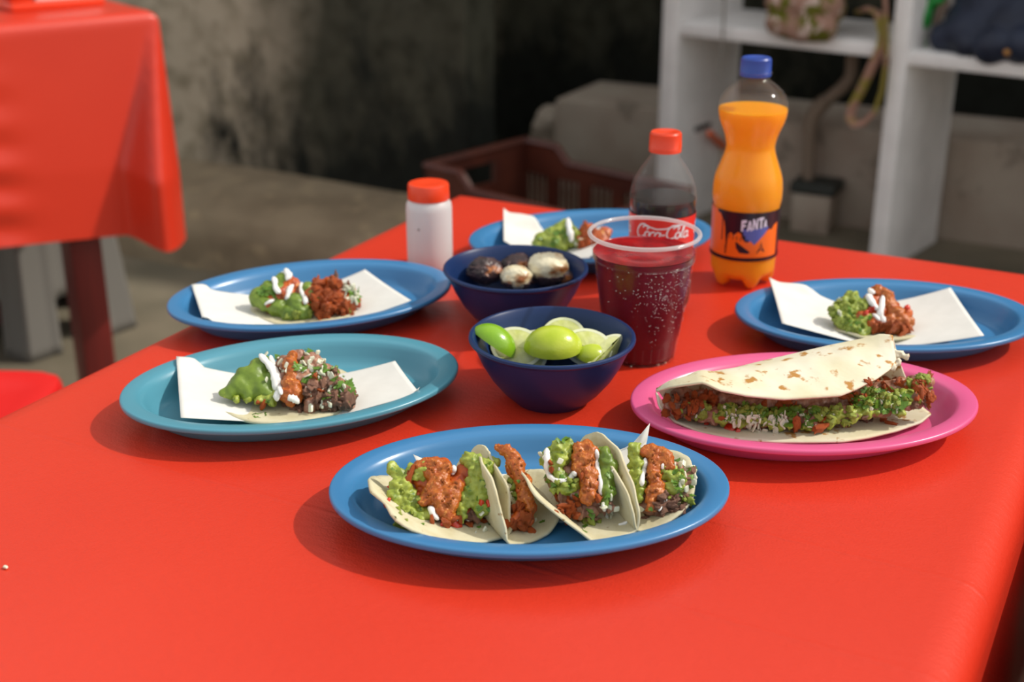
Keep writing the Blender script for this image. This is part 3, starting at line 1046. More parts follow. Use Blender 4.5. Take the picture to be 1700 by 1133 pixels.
def front_paper():
    P = [at(752, 862, 0.0058), at(1020, 868, 0.0058), at(1062, 766, 0.0105), at(686, 755, 0.0250)]
    o = PLATES['front']
    T = at(1079, 703, 0.044) - Vector((P[2].x, P[2].y, max(P[2].z, TZ + plate_z(o, P[2]) + 0.0006)))
    ctr = Vector((o.location.x, o.location.y, TZ))
    def f(u, v):
        a = P[0].lerp(P[1], u); b = P[3].lerp(P[2], u)
        p = a.lerp(b, v)
        zb = TZ + plate_z(o, p) + 0.0006
        z = TZ + (p.z - TZ) * (0.2 + 0.8 * (max(abs(2 * u - 1), 0.3)) ** 2) * (0.4 + 0.6 * v)
        p.z = max(zb, z)
        return p + T * (max(0.0, u - 0.5) / 0.5) ** 1.5 * (max(0.0, v - 0.3) / 0.7) ** 1.4
    ob = MB().grid(f, 33, 21).build('paper', M['paper'], smooth=True, off=ctr)
    ob.location = ctr
    solidify(ob, 0.00025, 0.0)
    tag(ob, 'white paper under the four tacos, one corner sticking up behind them', 'paper', 'white papers under the tacos')
front_paper()

# ------------------------------------------------------------------ food helpers
def chunk_mesh(name, seed, m, sub=2, jag=0.22, square=0.6, rough=0.0):
    """torn, faceted lump"""
    bm = bmesh.new()
    bmesh.ops.create_icosphere(bm, subdivisions=sub, radius=1.0)
    off = Vector((seed * 13.7, seed * 5.1, seed * 9.3))
    rnd = random.Random(seed)
    cuts = [(Vector((rnd.gauss(0, 1), rnd.gauss(0, 1), rnd.gauss(0, 1))).normalized(), rnd.uniform(0.45, 0.72)) for _ in range(8 if square > 0.3 else 2)]
    for q in bm.verts:
        c = q.co.normalized()
        for n, d in cuts:
            e = c.dot(n) - d
            if e > 0: c = c - n * e
        q.co = c * 1.15 * (1 + jag * noise.noise(c * 2.2 + off) + jag * 0.8 * noise.noise(c * 5 + off) + rough * noise.noise(c * 9 + off))
    return MB().frombm(bm).mesh(name, m, True)
def leaf_mesh(name, seed, m):
    """three-lobed toothed cilantro leaf, cupped, with a short stalk"""
    rnd = random.Random(seed)
    vs = [(0, 0, 0.12)]
    n = 21
    for k in range(n):
        a = 2 * math.pi * k / n
        rr = 0.55 + 0.35 * abs(math.cos(1.5 * a)) + (0.14 if k % 2 else -0.10)
        if abs(a - math.pi) < 0.35: rr = 0.18
        vs.append((rr * math.cos(a) * 1.1, rr * math.sin(a) * 0.85, 0.22 * rr * rr * math.sin(2 * a + seed) + rnd.uniform(-0.05, 0.05)))
    fs = [(0, 1 + k, 1 + (k + 1) % n) for k in range(n)]
    mb = MB().add(vs, fs)
    mb.tube([(-0.1, 0, 0.05), (-0.6, 0.03, -0.02), (-1.1, 0.15, 0.05)], 0.07, 4)
    return mb.mesh(name, m, True)
def dice_mesh(name, seed, m):
    rnd = random.Random(seed)
    bm = bmesh.new()
    bmesh.ops.create_cube(bm, size=1.5)
    for q in bm.verts:
        q.co += Vector((rnd.uniform(-.28, .28), rnd.uniform(-.28, .28), rnd.uniform(-.2, .2)))
    bmesh.ops.bevel(bm, geom=list(bm.edges), offset=0.3, segments=2, affect='EDGES', profile=0.5)
    return MB().frombm(bm).mesh(name, m, True)
V = {
    'chicken': [chunk_mesh('chicken_chunk', s, M['chicken'], sub=3, jag=0.3, rough=0.25) for s in range(5)],
    'beef': [chunk_mesh('meat_chunk', s + 9, M['beef'], sub=3, jag=0.4, rough=0.3) for s in range(5)],
    'onion': [dice_mesh('onion_piece', s, M['onion']) for s in range(5)],
    'tomato': [dice_mesh('tomato_piece', s + 20, M['tomato']) for s in range(3)],
    'cilantro': [leaf_mesh('cilantro_leaf', s, M['cilantro']) for s in range(5)],
    'bit': [chunk_mesh('guacamole_lump', s + 30, M['guac'], sub=3, square=0.5, jag=0.45, rough=0.3) for s in range(4)],
    'saucebit': [chunk_mesh('salsa_lump', s + 50, M['salsa'], square=0.1) for s in range(3)],
}
PNAME = {'chicken': 'chicken_chunk', 'beef': 'meat_chunk', 'onion': 'onion_piece', 'tomato': 'tomato_piece', 'cilantro': 'cilantro_leaf', 'bit': 'guacamole_lump', 'saucebit': 'salsa_lump'}

class Food:
    """one dish of fillings: blobs on a slanted front plane, bits laid on what is seen"""
    def __init__(self, root, base_px, tilt, z0=0.008):
        self.root = root
        self.p0 = at(base_px[0], base_px[1], z0)
        t = math.radians(tilt)
        # plane rising away from the viewer by tilt
        self.n = (FWD * math.sin(t) - UP * math.cos(t)).normalized()
        self.surf = []
        self.rnd = random.Random(hash(base_px) % 1000)
    def pt(self, px, py, dv=0.0):
        return on_plane(px, py, self.p0, self.n) + FWD * dv
    def blob(self, name, specs, m, zmin=None, **kw):
        sp = []
        for s in specs:
            px, py, rr = s[0], s[1], s[2]
            dv = s[3] if len(s) > 3 else 0.0
            p = self.pt(px, py, dv)
            rad = rr * depth_of(p) / FPX
            p = p + self.n * rad * 0.55
            if zmin is not None and p.z - rad < TZ + zmin: p.z = TZ + zmin + rad * 0.9
            sp.append((p, rad))
        return self.blob3(name, sp, m, **kw)
    def blob3(self, name, sp, m, **kw):
        me = blob_mesh(name, sp, m, off=self.root.location, **kw)
        o = link(name, me, self.root)
        self.add_surface(me)
        return o
    def add_surface(self, me):
        off = Vector(self.root.location)
        self.surf.append(([v.co + off for v in me.vertices], [tuple(p.vertices) for p in me.polygons]))
        self.bvh = None
    def hit(self, px, py):
        if self.bvh is None:
            vs, fs = [], []
            for v, f in self.surf:
                o = len(vs)
                vs += v
                fs += [tuple(i + o for i in q) for q in f]
            self.bvh = BVHTree.FromPolygons(vs, fs)
        d = ray(px, py).normalized()
        loc, nrm, i, dist = self.bvh.ray_cast(CAM, d)
        if loc is None: return None, None
        if nrm.dot(d) > 0: nrm = -nrm
        return loc, nrm
    def bit(self, kind, px, py, size, sink=0.3, aspect=None, lab=None):
        """lay one piece where the sight line meets the heap; size in pixels across"""
        loc, nrm = self.hit(px, py)
        if loc is None: return None
        rad = size * 0.5 * depth_of(loc) / FPX
        rnd = self.rnd
        me = rnd.choice(V[kind])
        o = link(PNAME[kind], me, self.root)
        if kind == 'cilantro':
            q = nrm.lerp(Vector((rnd.uniform(-1, 1), rnd.uniform(-1, 1), 0.6)), 0.35).to_track_quat('Z', 'Y') @ Euler((0, 0, rnd.uniform(0, 6.28))).to_quaternion()
            sc = (rad, rad, rad)
            loc = loc + nrm * 0.0008
        else:
            q = Euler((rnd.uniform(0, 6.28), rnd.uniform(0, 6.28), rnd.uniform(0, 6.28))).to_quaternion()
            if kind == 'onion': sc = (rad * rnd.uniform(.9, 1.4), rad * rnd.uniform(.6, 1.0), rad * rnd.uniform(.2, .45))
            elif kind in ('beef', 'chicken'): sc = (rad * rnd.uniform(1.0, 1.6), rad * rnd.uniform(.6, 1.0), rad * rnd.uniform(.45, .8))
            else: sc = (rad * rnd.uniform(.85, 1.25), rad * rnd.uniform(.7, 1.05), rad * rnd.uniform(.65, .95))
            loc = loc + nrm * rad * (0.5 - sink)
        o.rotation_mode = 'QUATERNION'
        o.rotation_quaternion = q
        o.scale = sc
        o.location = loc - Vector(self.root.location)
        return o
    def scatter(self, kind, cx, cy, rx, ry, n, size):
        for _ in range(n):
            a = self.rnd.uniform(0, 6.28); k = self.rnd.random() ** 0.5
            self.bit(kind, cx + rx * k * math.cos(a), cy + ry * k * math.sin(a), size * self.rnd.uniform(.75, 1.3))
    def drizzle(self, pts, r_px, name='cream_drizzle', m=None):
        P, R = [], []
        fine = []
        for i in range(len(pts) - 1):
            for t in (0, .25, .5, .75):
                fine.append((pts[i][0] * (1 - t) + pts[i + 1][0] * t, pts[i][1] * (1 - t) + pts[i + 1][1] * t))
        fine.append(pts[-1])
        last = None
        for i, (px, py) in enumerate(fine):
            loc, nrm = self.hit(px, py)
            if loc is None: continue
            rad = r_px * depth_of(loc) / FPX * (0.8 + 0.4 * self.rnd.random())
            p = loc + nrm * rad * 0.75
            if last is not None and (p - last).length > 0.02: continue
            last = p
            P.append(p); R.append(rad)
        if len(P) < 3: return
        for _ in range(2):
            P = [P[0]] + [(P[i - 1] + P[i] * 2 + P[i + 1]) / 4 for i in range(1, len(P) - 1)] + [P[-1]]
        R[0] *= 0.6; R[-1] *= 0.6
        # rounded ends
        d0 = (P[0] - P[1]).normalized(); d1_ = (P[-1] - P[-2]).normalized()
        P = [P[0] + d0 * R[0] * 0.7] + P + [P[-1] + d1_ * R[-1] * 0.7]
        R = [R[0] * 0.3] + R + [R[-1] * 0.3]
        MB().tube(P, R, 8, flat=0.8).build(name, m or M['crema'], self.root, smooth=True, off=self.root.location)

def disc_tortilla(name, c, R, zf, root, food, m, seed=1, curl=0.004):
    """soft round tortilla: wavy edge, slightly curled"""
    vs, fs = [], []
    nr, n = 10, 64
    for i in range(nr + 1):
        rr = R * (i / nr) if i else 0.0004
        for k in range(n):
            a = 2 * math.pi * k / n
            q = rr * (1 + 0.03 * noise.noise((math.cos(a) * 2, math.sin(a) * 2, seed)) * (i / nr))
            x, y = c.x + q * math.cos(a), c.y + q * math.sin(a)
            z = zf(Vector((x, y, 0))) + curl * (i / nr) ** 4 * (0.6 + noise.noise((math.cos(a) * 1.6, math.sin(a) * 1.6, seed + 5)))
            vs.append((x, y, z))
    for i in range(nr):
        for k in range(n):
            k2 = (k + 1) % n
            fs.append((i * n + k, i * n + k2, (i + 1) * n + k2, (i + 1) * n + k))
    fs.append(tuple(range(n)))
    mb = MB().add(vs, fs)
    o = mb.build(name, m, root, smooth=True, off=root.location)
    solidify(o, 0.0020, 0.0)
    food.add_surface(o.data)
    return o

# ------------------------------------------------------------------ open tacos on papers
def open_taco(key, cpx, Rpx, basepx, tilt, label, spec):
    c = at(cpx[0], cpx[1], 0.0085)
    r = thing('taco', (c.x, c.y, TZ + 0.008), label, 'taco')
    R = Rpx * depth_of(c) / FPX
    fd = Food(r, basepx, tilt, 0.010)
    o = PLATES[key]
    disc_tortilla('tortilla', c, R, lambda p: TZ + max(0.0085, plate_z(o, p) + 0.0022), r, fd, M['corn'], seed=cpx[0] % 7)
    spec(fd)
    return fd

def teal_taco(f):
    f.blob('meat_filling', [(515, 672, 15), (545, 664, 18), (575, 666, 14), (560, 642, 20), (525, 642, 24), (500, 625, 26), (540, 620, 22), (470, 640, 26, .008), (440, 640, 22, .006), (470, 610, 20, .008), (575, 645, 14), (515, 600, 18, .004), (490, 600, 18, .008)], M['beef'], zmin=0.008, amp=0.0022, nscale=240)
    f.blob('guacamole', [(398, 636, 24), (418, 622, 25), (382, 648, 15), (432, 642, 22), (412, 650, 16), (446, 652, 13), (428, 606, 18), (448, 628, 14), (370, 652, 8), (405, 616, 16, -.002), (440, 596, 10)], M['guac_smooth'], zmin=0.008, amp=0.0012, nscale=110)
    f.blob('guacamole', [(374, 653, 6), (392, 660, 7), (410, 663, 8), (430, 664, 8), (446, 664, 8), (456, 655, 8), (458, 640, 8), (452, 668, 7), (438, 654, 9)], M['guac'], zmin=0.008, amp=0.0020, nscale=260)
    f.blob('salsa', [(487, 584, 9, -.006), (483, 596, 14, -.007), (487, 608, 13, -.007), (480, 626, 13, -.008), (488, 632, 16, -.008), (492, 645, 15, -.008), (479, 646, 15, -.008), (486, 618, 12, -.007), (484, 658, 11, -.007), (495, 655, 9, -.006)], M['salsa'], amp=0.0011, nscale=420, voxel=0.0013)
    f.scatter('beef', 545, 658, 45, 26, 26, 16)
    f.scatter('beef', 515, 676, 45, 12, 12, 14)
    for (x, y, z) in [(578, 666, 24), (586, 660, 16), (570, 660, 16), (552, 618, 20), (500, 682, 20), (525, 665, 22), (510, 655, 18), (540, 676, 18), (520, 640, 18), (568, 672, 20)]: f.bit('beef', x, y, z)
    f.bit('chicken', 437, 671, 13); f.bit('chicken', 428, 668, 9); f.bit('chicken', 524, 628, 14); f.bit('chicken', 530, 648, 12)
    f.scatter('onion', 528, 606, 36, 24, 36, 11)
    f.scatter('onion', 550, 660, 44, 18, 18, 11)
    f.scatter('onion', 470, 600, 10, 20, 8, 10)
    f.scatter('cilantro', 528, 606, 42, 24, 34, 15)
    f.scatter('cilantro', 565, 648, 30, 18, 26, 18)
    f.scatter('cilantro', 450, 588, 12, 14, 14, 14)
    f.scatter('onion', 452, 590, 12, 14, 10, 10)
    f.bit('cilantro', 508, 632, 20); f.bit('cilantro', 512, 628, 14); f.bit('onion', 510, 648, 18); f.bit('onion', 443, 632, 11)
    f.scatter('cilantro', 430, 690, 14, 7, 7, 12)
    f.bit('onion', 536, 672, 20); f.bit('onion', 545, 670, 18); f.bit('onion', 516, 677, 16)
    f.drizzle([(437, 575), (430, 588), (438, 600), (450, 615), (455, 630), (462, 648), (464, 662)], 6.5)
    f.drizzle([(440, 586), (452, 602), (460, 620), (466, 640), (468, 655)], 5.5)
    f.drizzle([(437, 573), (444, 580), (450, 592)], 4.5)
    f.drizzle([(481, 660), (488, 662), (494, 664)], 7)
open_taco('teal', (474, 657), 122, (480, 690), 42, 'open taco with avocado, cream and red salsa on the teal plate', teal_taco)

def backleft_taco(f):
    f.blob('meat_filling', [(500, 510, 16), (540, 510, 18), (575, 500, 18), (560, 485, 18), (520, 485, 20), (470, 490, 22), (450, 500, 16), (480, 470, 18), (550, 470, 16), (580, 480, 12), (590, 500, 10)], M['chicken'], zmin=0.008, amp=0.0018, nscale=260)
    f.blob('guacamole', [(430, 488, 18.2, -0.002), (445, 478, 19.5, -0.002), (440, 498, 15.6, -0.002), (460, 505, 18.2, -0.002), (480, 515, 18.2, -0.002), (500, 512, 18.2, -0.002), (490, 498, 19.5, -0.002), (520, 488, 14.3, -0.002), (530, 490, 10.4, -0.002), (465, 480, 15.6, -0.002), (512, 475, 13, -0.002), (470, 462, 15.6, -0.002)], M['guac_smooth'], amp=0.0016, nscale=200)
    f.scatter('chicken', 550, 512, 30, 18, 30, 17)
    f.scatter('chicken', 540, 480, 32, 16, 16, 16)
    f.scatter('chicken', 505, 457, 18, 6, 9, 13)
    f.scatter('beef', 568, 467, 18, 12, 16, 11)
    f.scatter('onion', 528, 452, 24, 10, 30, 12); f.scatter('onion', 585, 484, 14, 20, 28, 12)
    f.scatter('cilantro', 545, 450, 14, 9, 10, 13); f.scatter('cilantro', 600, 490, 22, 10, 18, 15)
    f.scatter('cilantro', 447, 482, 18, 16, 12, 11)
    f.scatter('onion', 470, 446, 16, 12, 18, 12)
    f.scatter('bit', 500, 522, 30, 6, 10, 10); f.bit('bit', 580, 518, 18); f.bit('bit', 590, 522, 12)
    f.bit('chicken', 470, 490, 14)
    f.drizzle([(455, 446), (457, 462), (458, 478), (466, 487)], 4.5)
    f.drizzle([(466, 440), (474, 452), (480, 464)], 5.5); f.drizzle([(484, 440), (482, 454), (478, 466)], 5)
    f.drizzle([(483, 474), (478, 486), (474, 497)], 5)
    f.drizzle([(498, 468), (501, 482), (506, 496), (507, 506)], 4)
    f.drizzle([(503, 464), (518, 464), (530, 468), (532, 482)], 4)
    f.drizzle([(440, 505), (455, 500)], 3.5)
open_taco('backleft', (515, 508), 98, (500, 533), 40, 'open taco with orange meat and cream on the blue plate behind the teal one', backleft_taco)

def right_taco(f):
    f.blob('meat_filling', [(1450, 540, 16), (1480, 540, 16), (1500, 535, 16), (1460, 515, 18), (1430, 525, 18), (1480, 510, 18), (1505, 520, 12), (1450, 497, 16)], M['chicken'], zmin=0.008, amp=0.0016, nscale=260)
    f.blob('guacamole', [(1388, 512, 12.6, -0.001), (1402, 502, 14.9, -0.001), (1415, 492, 13.8, -0.001), (1405, 522, 13.8, -0.001), (1420, 515, 16.1, -0.001), (1412, 540, 13.8, -0.001), (1425, 535, 14.9, -0.001), (1395, 530, 10.3, -0.001), (1432, 548, 12.6, -0.001), (1430, 505, 14.9, -0.001), (1437, 525, 11.5, -0.001), (1440, 543, 10.3, -0.001)], M['guac'], amp=0.0026, nscale=300, amp2=0.0014, nscale2=110, voxel=0.0013)
    f.blob('salsa', [(1458, 480, 14, -.004), (1470, 487, 15, -.004), (1475, 500, 15, -.005), (1485, 515, 17, -.005), (1495, 526, 16, -.005), (1480, 530, 15, -.005), (1508, 530, 11, -.004), (1490, 540, 13, -.004)], M['salsa'], amp=0.0018, nscale=380)
    f.scatter('bit', 1410, 525, 32, 30, 22, 10); f.scatter('cilantro', 1425, 530, 22, 24, 14, 11)
    f.scatter('onion', 1390, 510, 14, 16, 8, 8)
    f.bit('tomato', 1433, 478, 12); f.bit('tomato', 1444, 516, 16); f.bit('tomato', 1452, 512, 12); f.bit('tomato', 1506, 513, 13); f.bit('tomato', 1436, 520, 12)
    f.scatter('chicken', 1465, 545, 14, 8, 9, 14); f.scatter('chicken', 1495, 545, 16, 8, 8, 14)
    f.scatter('onion', 1512, 545, 8, 6, 4, 7)
    f.drizzle([(1422, 482), (1436, 484), (1445, 478), (1450, 490)], 5); f.drizzle([(1440, 480), (1444, 495), (1452, 507), (1456, 516)], 6)
    f.drizzle([(1468, 494), (1464, 508), (1460, 522), (1466, 532), (1471, 536)], 5); f.drizzle([(1450, 524), (1458, 532)], 4)
open_taco('right', (1452, 538), 84, (1450, 558), 42, 'open taco with guacamole and red salsa on the blue plate right of the orange soda', right_taco)

def back_taco(f):
    f.blob('guacamole', [(900, 395, 14), (915, 388, 16), (930, 380, 16), (925, 400, 14), (945, 395, 14), (892, 402, 10), (940, 372, 12), (950, 385, 14), (935, 408, 10), (912, 402, 12), (960, 400, 10)], M['guac'], zmin=0.008, amp=0.0012, nscale=200)
    f.blob('meat_filling', [(972, 398, 14), (990, 392, 16), (975, 380, 14), (1000, 400, 14), (985, 408, 12), (968, 410, 9), (1005, 385, 12)], M['chicken'], zmin=0.008, amp=0.0018, nscale=260)
    f.scatter('chicken', 975, 398, 16, 20, 24, 11); f.scatter('onion', 962, 405, 8, 12, 8, 8)
    f.scatter('cilantro', 920, 395, 24, 14, 10, 11); f.scatter('bit', 955, 388, 12, 14, 8, 8)
    f.scatter('chicken', 972, 368, 10, 5, 6, 10)
    f.drizzle([(926, 352), (934, 350), (940, 360), (944, 374), (946, 388), (947, 400)], 5)
    f.drizzle([(934, 354), (928, 362), (936, 370)], 4.5); f.drizzle([(940, 352), (950, 360), (954, 366)], 4.5)
open_taco('back', (950, 410), 62, (950, 424), 46, 'open taco with cream, on the farthest plate half hidden by the cup', back_taco)

# ------------------------------------------------------------------ four folded tacos on the front plate
def folded_taco(label, basepx, axis_deg, Ru, Rv, w, s0, aL, aR, fillplane, fill, lift=0.0066, bulge=0.0):
    """oval tortilla folded into a trough: flat bottom of width w, leaves at angles aL and aR; s0 shifts the sheet to the right"""
    p0 = at(basepx[0], basepx[1], lift)
    ax = PLATES['front'].rotation_euler.z + math.radians(90 + axis_deg)
    ev = Vector((math.cos(ax), math.sin(ax), 0))            # along the fold, away from the viewer
    eu = Vector((math.sin(ax), -math.cos(ax), 0))           # to the right
    c0 = p0 + ev * (Rv * 0.94)
    r = thing('taco', (c0.x, c0.y, TZ + 0.006), label, 'taco')
    f = Food(r, fillplane[0], fillplane[1], 0.010)
    po = PLATES['front']
    fr = 0.006
    def prof(s):
        ang = math.radians(aR if s > 0 else aL)
        t = abs(s) - w / 2
        if t <= 0: return s, 0.0
        arc = fr * ang
        if t < arc:
            u, z = fr * math.sin(t / fr), fr * (1 - math.cos(t / fr))
        else:
            q = t - arc
            b = ang + 0.10 * (q / 0.05) ** 2
            u, z = fr * math.sin(ang) + q * math.cos(b), fr * (1 - math.cos(ang)) + q * math.sin(b)
        u += w / 2
        return (u if s > 0 else -u), z
    vs, fs = [], []
    nr, n = 16, 84
    seed = basepx[0]
    for i in range(nr + 1):
        k_ = i / nr if i else 0.004
        for k in range(n):
            a = 2 * math.pi * k / n
            e = 1 + (0.05 * noise.noise((math.cos(a) * 2, math.sin(a) * 2, seed)) + 0.02 * noise.noise((math.cos(a) * 6, math.sin(a) * 6, seed))) * k_
            e *= 1 + bulge * math.exp(-((a - 3.95) / 0.55) ** 2)
            s = k_ * e * Ru * math.cos(a) + s0
            v = k_ * e * Rv * math.sin(a)
            u, z = prof(s)
            z += 0.0018 * noise.noise((math.cos(a) * 3, math.sin(a) * 3, seed + 2)) * k_ ** 2
            u += 0.005 * noise.noise((v * 45, z * 45, seed + 4)) * min(1, z / 0.02)
            p = c0 + eu * u + ev * v
            p.z = max(TZ + 0.0066 + z, TZ + plate_z(po, p) + 0.0016)
            vs.append(p)
    for i in range(nr):
        for k in range(n):
            k2 = (k + 1) % n
            fs.append((i * n + k, i * n + k2, (i + 1) * n + k2, (i + 1) * n + k))
    fs.append(tuple(range(n)))
    o = MB().add(vs, fs).build('tortilla', M['corn'], r, smooth=True, off=r.location)
    solidify(o, 0.0016, 0.0)
    f.add_surface(o.data)
    fill(f)
    return f

def taco_a(f):
    f.blob('meat_filling', [(690, 840, 22, 0.006), (730, 850, 22, 0.006), (770, 850, 18, 0.006), (800, 840, 14, 0.006), (720, 815, 26, 0.006), (760, 815, 24, 0.006), (790, 810, 16, 0.006), (700, 800, 22, 0.006), (730, 785, 22, 0.006), (775, 785, 18, 0.006), (800, 790, 10, 0.006)], M['chicken'], zmin=0.007, amp=0.0016, nscale=240)
    f.blob('guacamole', [(650, 775, 10.2, -0.001), (655, 783, 10.2, -0.001), (668, 792, 16.6, -0.001), (686, 783, 16.6, -0.001), (702, 778, 15.4, -0.001), (664, 808, 19.2, -0.001), (656, 822, 15.4, -0.001), (672, 832, 17.9, -0.001), (655, 840, 11.5, -0.001), (668, 853, 16.6, -0.001), (684, 850, 15.4, -0.001), (702, 854, 15.4, -0.001), (715, 852, 11.5, -0.001), (680, 868, 12.8, -0.001), (665, 866, 11.5, -0.001), (694, 868, 10.2, -0.001), (675, 815, 15.4, -0.001), (690, 835, 11.5, -0.001)], M['guac'], zmin=0.007, amp=0.0026, nscale=300, amp2=0.0014, nscale2=110, voxel=0.0013)
    f.blob('guacamole', [(778, 760, 12.8, -0.001), (790, 770, 16.6, -0.001), (806, 776, 16.6, -0.001), (816, 766, 11.5, -0.001), (790, 792, 17.9, -0.001), (806, 798, 15.4, -0.001), (792, 812, 16.6, -0.001), (800, 825, 15.4, -0.001), (778, 826, 14.1, -0.001), (783, 816, 12.8, -0.001), (770, 842, 11.5, -0.001), (766, 856, 10.2, -0.001), (812, 812, 10.2, -0.001), (800, 842, 12.8, -0.001)], M['guac'], zmin=0.007, amp=0.0026, nscale=300, amp2=0.0014, nscale2=110, voxel=0.0013)
    f.blob('salsa', [(697, 766, 10.1, -0.005), (708, 763, 13.4, -0.005), (724, 764, 14.6, -0.005), (738, 772, 14.6, -0.005), (716, 779, 14.6, -0.005), (732, 788, 16.8, -0.006), (722, 800, 16.8, -0.006), (712, 816, 14.6, -0.006), (703, 826, 9, -0.005), (728, 818, 19, -0.007), (746, 808, 17.9, -0.006), (760, 801, 12.3, -0.005), (748, 828, 16.8, -0.006), (734, 836, 14.6, -0.006), (744, 846, 12.3, -0.006), (756, 818, 12.3, -0.005), (742, 856, 6.7, -0.005)], M['salsa'], amp=0.0011, nscale=520, amp2=0.0012, nscale2=130, voxel=0.0012)
    f.bit('chicken', 684, 799, 27, sink=0.05); f.bit('chicken', 740, 866, 20, sink=.1); f.bit('chicken', 717, 870, 18); f.bit('tomato', 753, 874, 30, sink=.1); f.bit('tomato', 738, 874, 22, sink=.2)
    f.scatter('chicken', 775, 868, 30, 10, 10, 15)
    f.scatter('beef', 795, 860, 20, 14, 8, 14)
    for (x, y, s) in [(783, 854, 17), (817, 820, 14), (798, 852, 12), (772, 868, 10), (805, 884, 16), (790, 886, 10), (758, 862, 9), (776, 862, 12)]: f.bit('onion', x, y, s)
    for (x, y, s) in [(612, 824, 22), (655, 860, 12), (700, 872, 14), (803, 862, 20), (793, 878, 14), (640, 858, 12), (636, 790, 8), (808, 775, 10), (814, 770, 9), (812, 845, 16), (795, 845, 14), (812, 872, 10)]: f.bit('cilantro', x, y, s)
    for (x, y, s) in [(644, 832, 12), (640, 838, 10), (645, 812, 10), (800, 836, 12), (811, 838, 13)]: f.bit('tomato', x, y, s)
    f.scatter('saucebit', 730, 805, 30, 40, 26, 5)
    f.drizzle([(757, 752), (752, 764), (750, 778), (752, 790)], 5)
    f.drizzle([(714, 842), (719, 849), (727, 858)], 5.5)
    f.scatter('bit', 672, 840, 26, 30, 14, 9)
folded_taco('leftmost of the four folded tacos, piled with salsa over guacamole', (838, 892), 20, 0.064, 0.052, 0.0, -0.020, 6, 84, ((730, 884), 44), taco_a, bulge=0.24)

def taco_b(f):
    f.blob('meat_filling', [(855, 868, 12, 0.006), (866, 858, 14, 0.006), (870, 840, 14, 0.006), (866, 820, 14, 0.006), (860, 800, 14, 0.006), (850, 780, 12, 0.006), (880, 870, 10, 0.006), (880, 850, 10, 0.006)], M['chicken'], zmin=0.007, amp=0.002, nscale=240)
    f.blob('salsa', [(826, 740, 7.8, -0.001), (838, 746, 11.2, -0.001), (850, 754, 13.4, -0.001), (858, 770, 13.4, -0.001), (862, 784, 12.3, -0.001), (868, 797, 14.6, -0.001), (874, 812, 13.4, -0.001), (868, 822, 10.1, -0.001), (878, 828, 11.2, -0.001), (880, 842, 9, -0.001), (846, 764, 9, -0.001)], M['salsa'], amp=0.0011, nscale=520, amp2=0.0012, nscale2=130, voxel=0.0012)
    for (x, y, s) in [(857, 846, 18), (868, 856, 20), (848, 852, 14), (872, 870, 18), (882, 884, 16), (862, 868, 16), (848, 872, 16), (856, 882, 14), (876, 880, 13), (846, 838, 13), (866, 842, 13)]: f.bit('chicken', x, y, s, sink=.1)
    for (x, y, s) in [(854, 808, 15), (857, 820, 12), (850, 800, 12)]: f.bit('bit', x, y, s)
    for (x, y, s) in [(851, 842, 12), (889, 868, 13), (850, 828, 8)]: f.bit('onion', x, y, s)
    for (x, y, s) in [(902, 868, 14), (858, 826, 12), (862, 800, 8)]: f.bit('cilantro', x, y, s)
    f.scatter('chicken', 862, 862, 18, 22, 16, 16)
    f.scatter('saucebit', 862, 790, 14, 40, 16, 5)
folded_taco('second folded taco from the left, shredded orange meat spilling out in front', (882, 896), 22, 0.052, 0.048, 0.026, -0.006, 90, 32, ((868, 890), 46), taco_b)

